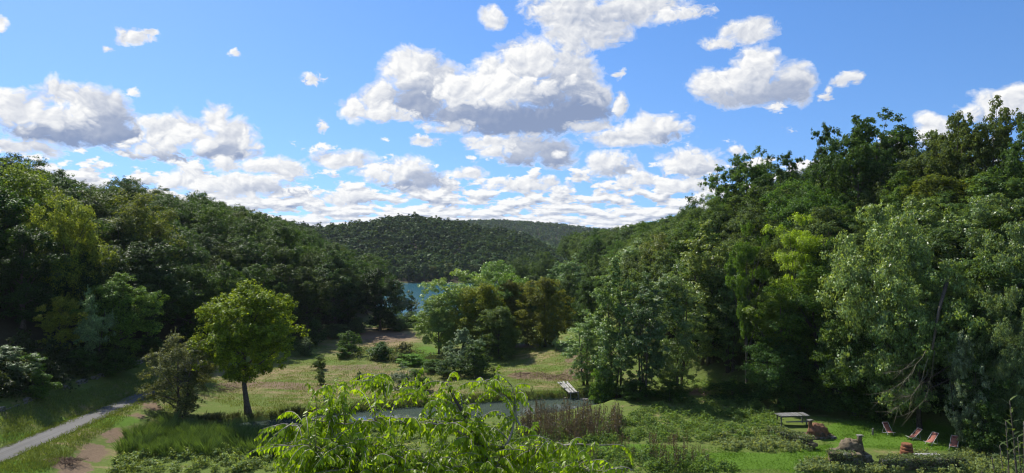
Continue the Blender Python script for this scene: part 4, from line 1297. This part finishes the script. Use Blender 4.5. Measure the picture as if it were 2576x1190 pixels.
def tile_stack(loc):
    t = thing('tile_pile', 'round pile of rusty orange terracotta pots in front of the lawn', 'pile', loc, 0.2)
    for k in range(5):
        n = 12
        r0 = 0.62 - 0.045 * k
        pts = np.array([[0.03 * math.sin(k * 2.1), 0.03 * math.cos(k * 1.7), 0.25 * k + d] for d in (0, 0.02, 0.16, 0.22)])
        V, F = tube_arrays([(pts, [r0 * 0.88, r0, r0 * 0.97, r0 * 0.82])], n)
        link('terracotta_ring', new_mesh('terracotta_ring', V, F, M['terracotta']), t)
tile_stack(tuple(np.array(at_ground(2281, 1152)) + np.array([0, 0, 0.0])))

def bench(loc, rot):
    t = thing('bench', 'low white slatted bench beside the terracotta pile', 'bench', loc, rot)
    for k in range(3):
        boxm('slat', 2.0, 0.14, 0.05, M['pale_wood'], t, (0, -0.2 + 0.2 * k, 0.62), (0, 0, 0), 0.01, k)
    for s in (-0.8, 0.8):
        boxm('leg', 0.1, 0.5, 0.58, M['grey_wood'], t, (s, 0, 0.3), (0, 0, 0), 0.01, 7)
bench(at_ground(2332, 1162), 0.05)

def plank_table(loc, rot):
    t = thing('plank_table', 'weathered grey plank table at the left end of the lawn', 'table', loc, rot)
    for k in range(5):
        boxm('plank', 3.0, 0.24, 0.05, M['old_wood'], t, (0.02 * (k % 2), -0.52 + 0.26 * k, 1.0 + 0.004 * (k % 3)), (0, 0, 0.006 * (k - 2)), 0.01, k)
    for sx in (-1.3, 1.3):
        for sy in (-0.42, 0.42):
            boxm('leg', 0.1, 0.1, 0.97, M['grey_wood'], t, (sx, sy, 0.485), (0, 0, 0), 0.01, 2)
        boxm('crossbar', 0.07, 0.84, 0.08, M['grey_wood'], t, (sx, 0, 0.85), (0, 0, 0), 0.01, 2)
    boxm('rail', 2.5, 0.07, 0.1, M['grey_wood'], t, (0, -0.42, 0.88), (0, 0, 0), 0.01, 2)
    boxm('rail', 2.5, 0.07, 0.1, M['grey_wood'], t, (0, 0.42, 0.88), (0, 0, 0), 0.01, 2)
    boxm('bench_board', 2.4, 0.25, 0.05, M['grey_wood'], t, (0.2, -0.85, 0.5), (0, 0, 0), 0.01, 3)
plank_table(at_ground(1992, 1068), 0.10)

def jetty():
    p = at_ground(1428, 985)
    t = thing('jetty', 'bleached plank landing stage sloping into the pond', 'jetty', (6.9, 84.6, 0.25), 0.35)
    r = random.Random(2)
    for k in range(6):
        L = r.uniform(2.5, 3.2)
        boxm('plank', 0.17, L, 0.06, M['pale_wood'], t, (-0.5 + 0.2 * k, r.uniform(-.25, .25) + 0.4, 0.10 + r.uniform(-.03, .03)), (R(13) + r.uniform(-.03, .03), 0, r.uniform(-.04, .04)), 0.02, k)
    for k in range(3):
        boxm('bearer', 1.25, 0.12, 0.12, M['grey_wood'], t, (0, -1.1 + 1.3 * k, -0.28 + 0.3 * k), (0, 0, 0), 0.02, 9)
    for s in (-0.5, 0.5):
        V, F = tube_arrays([(np.array([[s, -1.4, -1.6], [s, -1.4, -0.1]]), [0.07, 0.07])], 7)
        link('post', new_mesh('post', V, F, M['grey_wood']), t)
    t2 = thing('floating_boards', 'two pale boards lying on the water beside the alders', 'boards', (9.3, 82.6, POND_Z + 0.05), -0.35)
    for k in range(2):
        boxm('board', 2.6, 0.3, 0.09, M['old_wood'], t2, (0.25 * k, 0.42 * k, 0.03), (0, 0, 0.12 * k), 0.02, k)
jetty()

def posts():
    for k, (x, yb, h, lb) in enumerate([(1205 + 990, 1094, 0.6, 'short grey stone post left of the upright deckchair'), (1684, 1008, 2.0, 'pale thin pole at the foot of the alders')]):
        p = at_ground(x, yb)
        V, F = tube_arrays([(np.array([[0, 0, -0.2], [0.02, 0, h * 0.5], [0.04, 0, h], [0.04, 0, h + 0.03]]), [0.09 if k == 0 else 0.035] * 3 + [0.05 if k == 0 else 0.02])], 8)
        o = link('stone_post' if k == 0 else 'pole', new_mesh('post', V, F, M['stone'] if k == 0 else M['old_wood']), loc=p)
        tag(o, lb, 'post')
posts()

def dead_branches():
    """bare boughs hanging out of the ash over the lawn"""
    t = thing('dead_bough', 'bare pale dead boughs hanging in the dark under the ash', 'branch', (0, 0, 0))
    rng = np.random.default_rng(8)
    Y0 = 64.0
    def w(xd, yd, Y): return np.array([(xd - CX) / FD * Y, Y, CAMZ + (CY - yd) / FD * Y])
    mains = [[(2330, 880), (2300, 930), (2270, 965), (2225, 985)], [(2335, 900), (2318, 960), (2290, 1005), (2240, 1030)], [(2350, 880), (2345, 950), (2325, 1010), (2290, 1040)], [(2325, 890), (2280, 925), (2235, 940)], [(2340, 930), (2300, 990), (2255, 1005)]]
    for k, mline in enumerate(mains):
        pts = np.array([w(x, y, Y0 - 1.0 + 0.6 * k * 0.5 - 0.5 * i) for i, (x, y) in enumerate(mline)])
        u = np.linspace(0, len(pts) - 1, 9)
        P = np.stack([np.interp(u, np.arange(len(pts)), pts[:, i]) for i in range(3)], 1) + rng.normal(0, 0.06, (9, 3))
        paths = [(P, np.linspace(0.032, 0.010, 9))]
        for j in range(20):
            s = rng.integers(2, 9)
            d = unit((P[s] - P[s - 1])[None])[0] * 1.0 + rng.normal(0, 0.5, 3) + np.array([-0.2, 0, -0.1])
            L = rng.uniform(0.5, 1.3)
            q = np.linspace(0, 1, 5)[:, None]
            paths.append((P[s] + q * d * L + (q ** 2) * np.array([0, 0, 0.25]), np.linspace(0.016, 0.007, 5)))
        V, F = tube_arrays(paths, 5)
        link('bough', new_mesh('bough', V, F, M['dead_wood'], smooth=True), t)
    V, F = tube_arrays([(np.array([w(2345, 880, 63), w(2362, 780, 64.5), w(2385, 700, 66.5)]), [0.09, 0.13, 0.18])], 7)
    link('limb', new_mesh('limb', V, F, M['bark'], smooth=True), t)
dead_branches()

def brush_heap(loc, s, label):
    rng = np.random.default_rng(int(loc[0] * 7) & 255)
    paths = []
    for k in range(70):
        a = rng.random() * 6.28; r = rng.random() ** 0.5 * s
        c = np.array([r * math.cos(a), r * math.sin(a) * 0.6, 0.05 + 0.35 * (1 - r / s) * rng.random()])
        d = unit((rng.normal(size=3) * np.array([1, 1, 0.25]))[None])[0] * rng.uniform(0.3, 0.8)
        paths.append((np.array([c - d, c + rng.normal(0, 0.05, 3), c + d]), [0.02, 0.02, 0.01]))
    V, F = tube_arrays(paths, 4)
    o = link('brush_heap', new_mesh('brush_heap', V, F, M['brush']), loc=loc)
    tag(o, label, 'brushwood', kind='stuff')
brush_heap(at_ground(165, 1163), 1.3, 'small heap of brown brushwood at the bottom left verge')
brush_heap(at_ground(1335, 945), 2.6, 'flat heap of brown brushwood on the sunny meadow')
brush_heap(at_ground(1420, 950), 3.0, 'spread of brown prunings near the landing stage')
brush_heap(at_ground(1770, 985), 2.2, 'sunlit heap of prunings right of the alders')
brush_heap(at_ground(985, 905), 3.5, 'grey heap of branches in the meadow brush row')
brush_heap(at_ground(560, 978), 2.2, 'brown branches lying behind the maple trunk')

# ------------------------------------------------------------------ foreground lime-green tree
def W3(xd, yd, Y):
    return np.array([(xd - CX) / FD * Y, Y, CAMZ + (CY - yd) / FD * Y])

def leaf_blade(L, wd, bend):
    """ovate pointed leaf along +x hanging, 3 x 3 grid, 8 quads/tris"""
    us = [0, 0.25, 0.62, 1.0]; ws = [0.06, 0.95, 0.85, 0.02]
    V = []
    for u, w_ in zip(us, ws):
        z = -bend * u * u * L
        for s in (-1, 0, 1):
            V.append((u * L * (1 - 0.15 * bend * u), s * w_ * wd / 2, z + 0.12 * wd * abs(s) * w_))
    F = []
    for i in range(3):
        for j in range(2):
            a = i * 3 + j
            F.append((a, a + 1, a + 4, a + 3))
    return np.array(V), np.array(F)

def foreground_tree():
    rng = np.random.default_rng(77)
    bx, by = W3(1250, 1190, 10)[0], 10.0
    root = thing('young_hackberry', 'lime green young tree with drooping leafy shoots in the foreground', 'tree', (0, 0, 0))
    zb = TZ(bx + 0.15, by)
    trunk = [np.array([bx + 0.15, by, zb - 0.2]), np.array([bx + 0.1, by, zb + 2.5]), W3(1265, 1330, 10), W3(1240, 1180, 10), W3(1195, 1085, 10), W3(1150, 1010, 10.2), W3(1125, 965, 10.3)]
    def smooth(pts, n):
        pts = np.array(pts); u = np.linspace(0, len(pts) - 1, n)
        k = np.arange(len(pts))
        P = np.stack([np.interp(u, k, pts[:, i]) for i in range(3)], 1)
        for _ in range(2):
            P[1:-1] = 0.25 * P[:-2] + 0.5 * P[1:-1] + 0.25 * P[2:]
        return P
    limbs = [
        (trunk, 0.07, 0.014),
        ([W3(1215, 1130, 10), W3(1130, 1070, 9.6), W3(1000, 1066, 9.2), W3(860, 1070, 8.9), W3(740, 1075, 8.8)], 0.02, 0.005),
        ([W3(1240, 1180, 10), W3(1330, 1135, 9.8), W3(1440, 1115, 9.5), W3(1530, 1120, 9.4)], 0.022, 0.006),
        ([W3(1255, 1250, 10), W3(1120, 1180, 9.2), W3(960, 1150, 8.6), W3(800, 1140, 8.3)], 0.022, 0.006),
        ([W3(1240, 1190, 10), W3(1290, 1090, 10.3), W3(1300, 1020, 10.6), W3(1290, 975, 10.8)], 0.022, 0.006),
        ([W3(1195, 1085, 10), W3(1130, 1040, 10.4), W3(1040, 990, 10.7), W3(960, 965, 10.9)], 0.018, 0.005),
        ([W3(1260, 1300, 10), W3(1380, 1220, 9.2), W3(1500, 1190, 8.8), W3(1600, 1190, 8.6)], 0.02, 0.005),
        ([W3(1310, 1075, 10.3), W3(1290, 1010, 10.6), W3(1220, 960, 10.9)], 0.02, 0.006),
        ([W3(1260, 1280, 10), W3(1080, 1230, 8.9), W3(900, 1210, 8.2)], 0.02, 0.005),
    ]
    LP = []
    for k, (pts, ra, rb) in enumerate(limbs):
        P = smooth(pts, 16 if k else 24)
        P = P + np.cumsum(rng.normal(0, 0.006, P.shape), axis=0) * (1 if k else 0.3)
        V, F = tube_arrays([(P, np.linspace(ra, rb, len(P)))], 7)
        link('trunk' if k == 0 else 'branch', new_mesh('branch', V, F, M['bark_grey' if k else 'bark'], smooth=True), root)
        LP.append(P if k else P[12:])
    # leafy shoots: from a limb point to a tip; tips follow the outline of the tree
    tips = [(622, 1142), (640, 1105), (655, 1082), (700, 1050), (770, 962), (815, 975), (850, 950), (905, 960), (935, 955), (1010, 985), (1062, 925), (1075, 950), (1110, 965), (1155, 950), (1180, 985), (1255, 918), (1245, 945), (1300, 975), (1335, 970), (1325, 1000), (1340, 1030), (1400, 1118), (1590, 1165), (1545, 1180), (1480, 1160), (700, 1130), (690, 1165), (760, 1110), (830, 1040), (1020, 950), (960, 945), (985, 1000), (1230, 990), (1120, 1000), (870, 990), (1350, 1060), (1270, 1040)]
    outline = [(630, 1130), (780, 1060), (830, 1000), (800, 965), (900, 955), (1000, 990), (1060, 945), (1160, 970), (1240, 945), (1260, 960), (1320, 985), (1330, 1050), (1290, 1090), (1400, 1120), (1560, 1170), (1500, 1240), (700, 1240), (690, 1170)]
    while len(tips) < 900:
        x, y = rng.uniform(630, 1570), rng.uniform(930, 1235)
        if in_poly(np.array([x]), np.array([y]), outline)[0]:
            if y < 1050 and rng.random() < 0.5: continue
            if 1060 < x < 1240 and y < 1010 and rng.random() < 0.5: continue
            if 880 < x < 1060 and 1020 < y < 1068: continue
            if 1235 < x < 1330 and 1020 < y < 1080 and rng.random() < 0.8: continue
            if x > 1330 and y < 1128: continue
            if x > 1450 and rng.random() < 0.6: continue
            tips.append((x, y))
    allL = np.concatenate(LP)
    shoot_paths = []; leaves = []
    for k, (tx, ty) in enumerate(tips):
        # nearest limb points in view, some of them
        lx, ly = proj(allL[:, 0], allL[:, 1], allL[:, 2])
        dd = np.hypot(lx - tx, (ly - ty) * 1.0) + np.where(ly < ty - 60, 150, 0) + rng.uniform(0, 45, len(lx))
        s = allL[np.argmin(np.abs(dd - rng.uniform(30, 110)) + dd * 0.3)]
        Y = s[1] + rng.normal(0, 0.35)
        e = W3(tx, ty, Y)
        if np.linalg.norm(e - s) > 1.9:
            s = e + (s - e) * 1.9 / np.linalg.norm(e - s)
        L = np.linalg.norm(e - s)
        mid = (s + e) / 2 + np.array([0, 0, 0.22 * L + 0.06]) + rng.normal(0, 0.05, 3)
        n = max(6, int(L / 0.06))
        u = np.linspace(0, 1, n)[:, None]
        P = (1 - u) ** 2 * s + 2 * u * (1 - u) * mid + u ** 2 * e
        shoot_paths.append((P, np.linspace(0.007, 0.0025, n)))
        m = max(4, int(L / 0.025))
        v = np.linspace(0.12, 1, m)
        pl = np.stack([np.interp(v, u[:, 0], P[:, i]) for i in range(3)], 1)
        tg = unit(np.gradient(pl, axis=0))
        for i in range(m):
            side = unit(np.cross(tg[i], np.array([0, 0, 1.0]))[None])[0] * (1 if i % 2 else -1)
            d = unit((tg[i] * 0.45 + side * 0.55 + np.array([0, 0, -0.55]) + rng.normal(0, 0.16, 3))[None])[0]
            leaves.append((pl[i], d, rng.uniform(0.048, 0.080) * (0.75 + 0.5 * math.sin(math.pi * min(1, v[i] * 0.9 + 0.05)))))
    V, F = tube_arrays(shoot_paths, 4)
    link('shoots', new_mesh('shoots', V, F, M['bark_grey'], smooth=True), root)['kind'] = 'stuff'
    # the leaves
    blades = [leaf_blade(1.0, 0.50, b) for b in (0.15, 0.35, 0.6)]
    def frame(d):
        x = unit(d[None])[0]
        y = unit(np.cross(np.array([0, 0, 1.0]) + rng.normal(0, 0.3, 3), x)[None])[0]
        z = np.cross(x, y)
        return np.stack([x, y, z], 1)
    order = np.argsort([-(l[2] / l[0][1]) - 0.004 * (l[0][2] - 15) for l in leaves])
    inview = []
    for q in order:
        p = leaves[q][0]
        xd, yd = proj(p[0], p[1], p[2])
        if 0 < xd < 2576 and yd < 1170:
            inview.append(q)
    # shuffle so that single leaves are spread over the outer shoots
    pick = set(rng.choice(np.array(inview[:1600]), 300, replace=False).tolist())
    lcol = (0.245, 0.36, 0.022)
    protos = []
    for bV, bF in blades:
        protos.append(new_mesh('leaf', bV, bF, M['leaf_lime'], {'tint': np.full(len(bV), 0.5)}, smooth=True))
    from mathutils import Matrix
    Vs, Fs, Ts, o_ = [], [], [], 0
    for q, (p, d, L) in enumerate(leaves):
        fr = frame(d)
        b = int(rng.integers(3))
        if q in pick:
            o = link('leaf', protos[b], root, color=tuple(np.array(lcol) * rng.uniform(0.75, 1.25)))
            o.matrix_local = Matrix(np.vstack([np.hstack([fr * L, p[:, None]]), [[0, 0, 0, 1]]]).tolist())
        else:
            bV, bF = blades[b]
            Vs.append((bV * L) @ fr.T + p); Fs.append(bF + o_); o_ += len(bV)
            tv = rng.random()
            Ts.append(np.full(len(bV), tv))
    lo = link('leaves', new_mesh('leaves', np.concatenate(Vs), np.concatenate(Fs), M['leaf_lime'], {'tint': np.concatenate(Ts)}, smooth=True), root, color=lcol)
    lo['kind'] = 'stuff'
    print('fg leaves', len(leaves))
foreground_tree()

def laurel():
    """dark lance-leaved shrub at the right edge, close to the viewer"""
    rng = np.random.default_rng(9)
    Y0 = 9.0
    base = W3(2590, 1190, Y0); zb = TZ(base[0], Y0)
    t = thing('oleander_shrub', 'dark lance-leaved shrub close by at the bottom right corner', 'shrub', (0, 0, 0))
    tips = [(2540, 1008), (2515, 1120), (2495, 1150), (2575, 1060), (2560, 1100), (2600, 1030), (2610, 1090), (2535, 1165), (2580, 1150), (2300 + 230, 1060), (2470, 1185), (2620, 1150), (2570, 1180), (2550, 1130)]
    paths = []; Vs, Fs, Ts, o_ = [], [], [], 0
    bV, bF = leaf_blade(1.0, 0.26, 0.2)
    for (x, y) in tips:
        Y = Y0 + rng.normal(0, 0.35)
        e = W3(x, y, Y); s = np.array([base[0] + rng.normal(0, 0.25), Y0 + rng.normal(0, 0.2), zb - 0.1])
        u = np.linspace(0, 1, 14)[:, None]
        mid = s * 0.35 + e * 0.65 + np.array([0.12, 0, -0.5])
        P = (1 - u) ** 2 * s + 2 * u * (1 - u) * mid + u ** 2 * e
        paths.append((P, np.linspace(0.02, 0.005, 14)))
        for i in range(46):
            v = 1 - 0.42 * (i / 46)
            p = np.array([np.interp(v, u[:, 0], P[:, c]) for c in range(3)])
            a = i * 2.4
            d = unit(np.array([[math.cos(a), math.sin(a), 0.9 - 0.02 * i + rng.normal(0, .2)]]))[0]
            yv = unit(np.cross(np.array([0, 0, 1.0]), d)[None])[0]
            fr = np.stack([d, yv, np.cross(d, yv)], 1)
            L = rng.uniform(0.09, 0.14)
            Vs.append((bV * L) @ fr.T + p); Fs.append(bF + o_); o_ += len(bV); Ts.append(np.full(len(bV), rng.random()))
    V, F = tube_arrays(paths, 5)
    link('stem', new_mesh('stem', V, F, M['bark'], smooth=True), t)
    link('foliage', new_mesh('foliage', np.concatenate(Vs), np.concatenate(Fs), M['leaf'], {'tint': np.concatenate(Ts)}, smooth=True), t, color=(0.07, 0.11, 0.03))
laurel()

# ------------------------------------------------------------------ air
HAZE = 0.00006
if HAZE:
    V, F = box_arrays(1, 1, 1, 0, 0, 0.001)
    V = np.array([(x, y, z) for z in (-14, 80) for x, y in ((-2500, -60), (2500, -60), (2500, 2600), (-2500, 2600))], float)
    F = [(3, 2, 1, 0), (4, 5, 6, 7), (0, 1, 5, 4), (1, 2, 6, 5), (2, 3, 7, 6), (3, 0, 4, 7)]
    m, N, out = base_mat('air')
    pv = N.n('ShaderNodeVolumePrincipled', {'Color': c4((0.75, 0.85, 1.0)), 'Density': HAZE, 'Anisotropy': 0.2})
    N.t.links.new(pv.outputs[0], out.inputs['Volume'])
    tag(link('haze', new_mesh('haze', V, F, m)), 'thin blue haze in the valley air', kind='stuff')
tot = sum(len(m.loops) - 2 * len(m.polygons) for m in bpy.data.meshes)
print('triangles', tot)
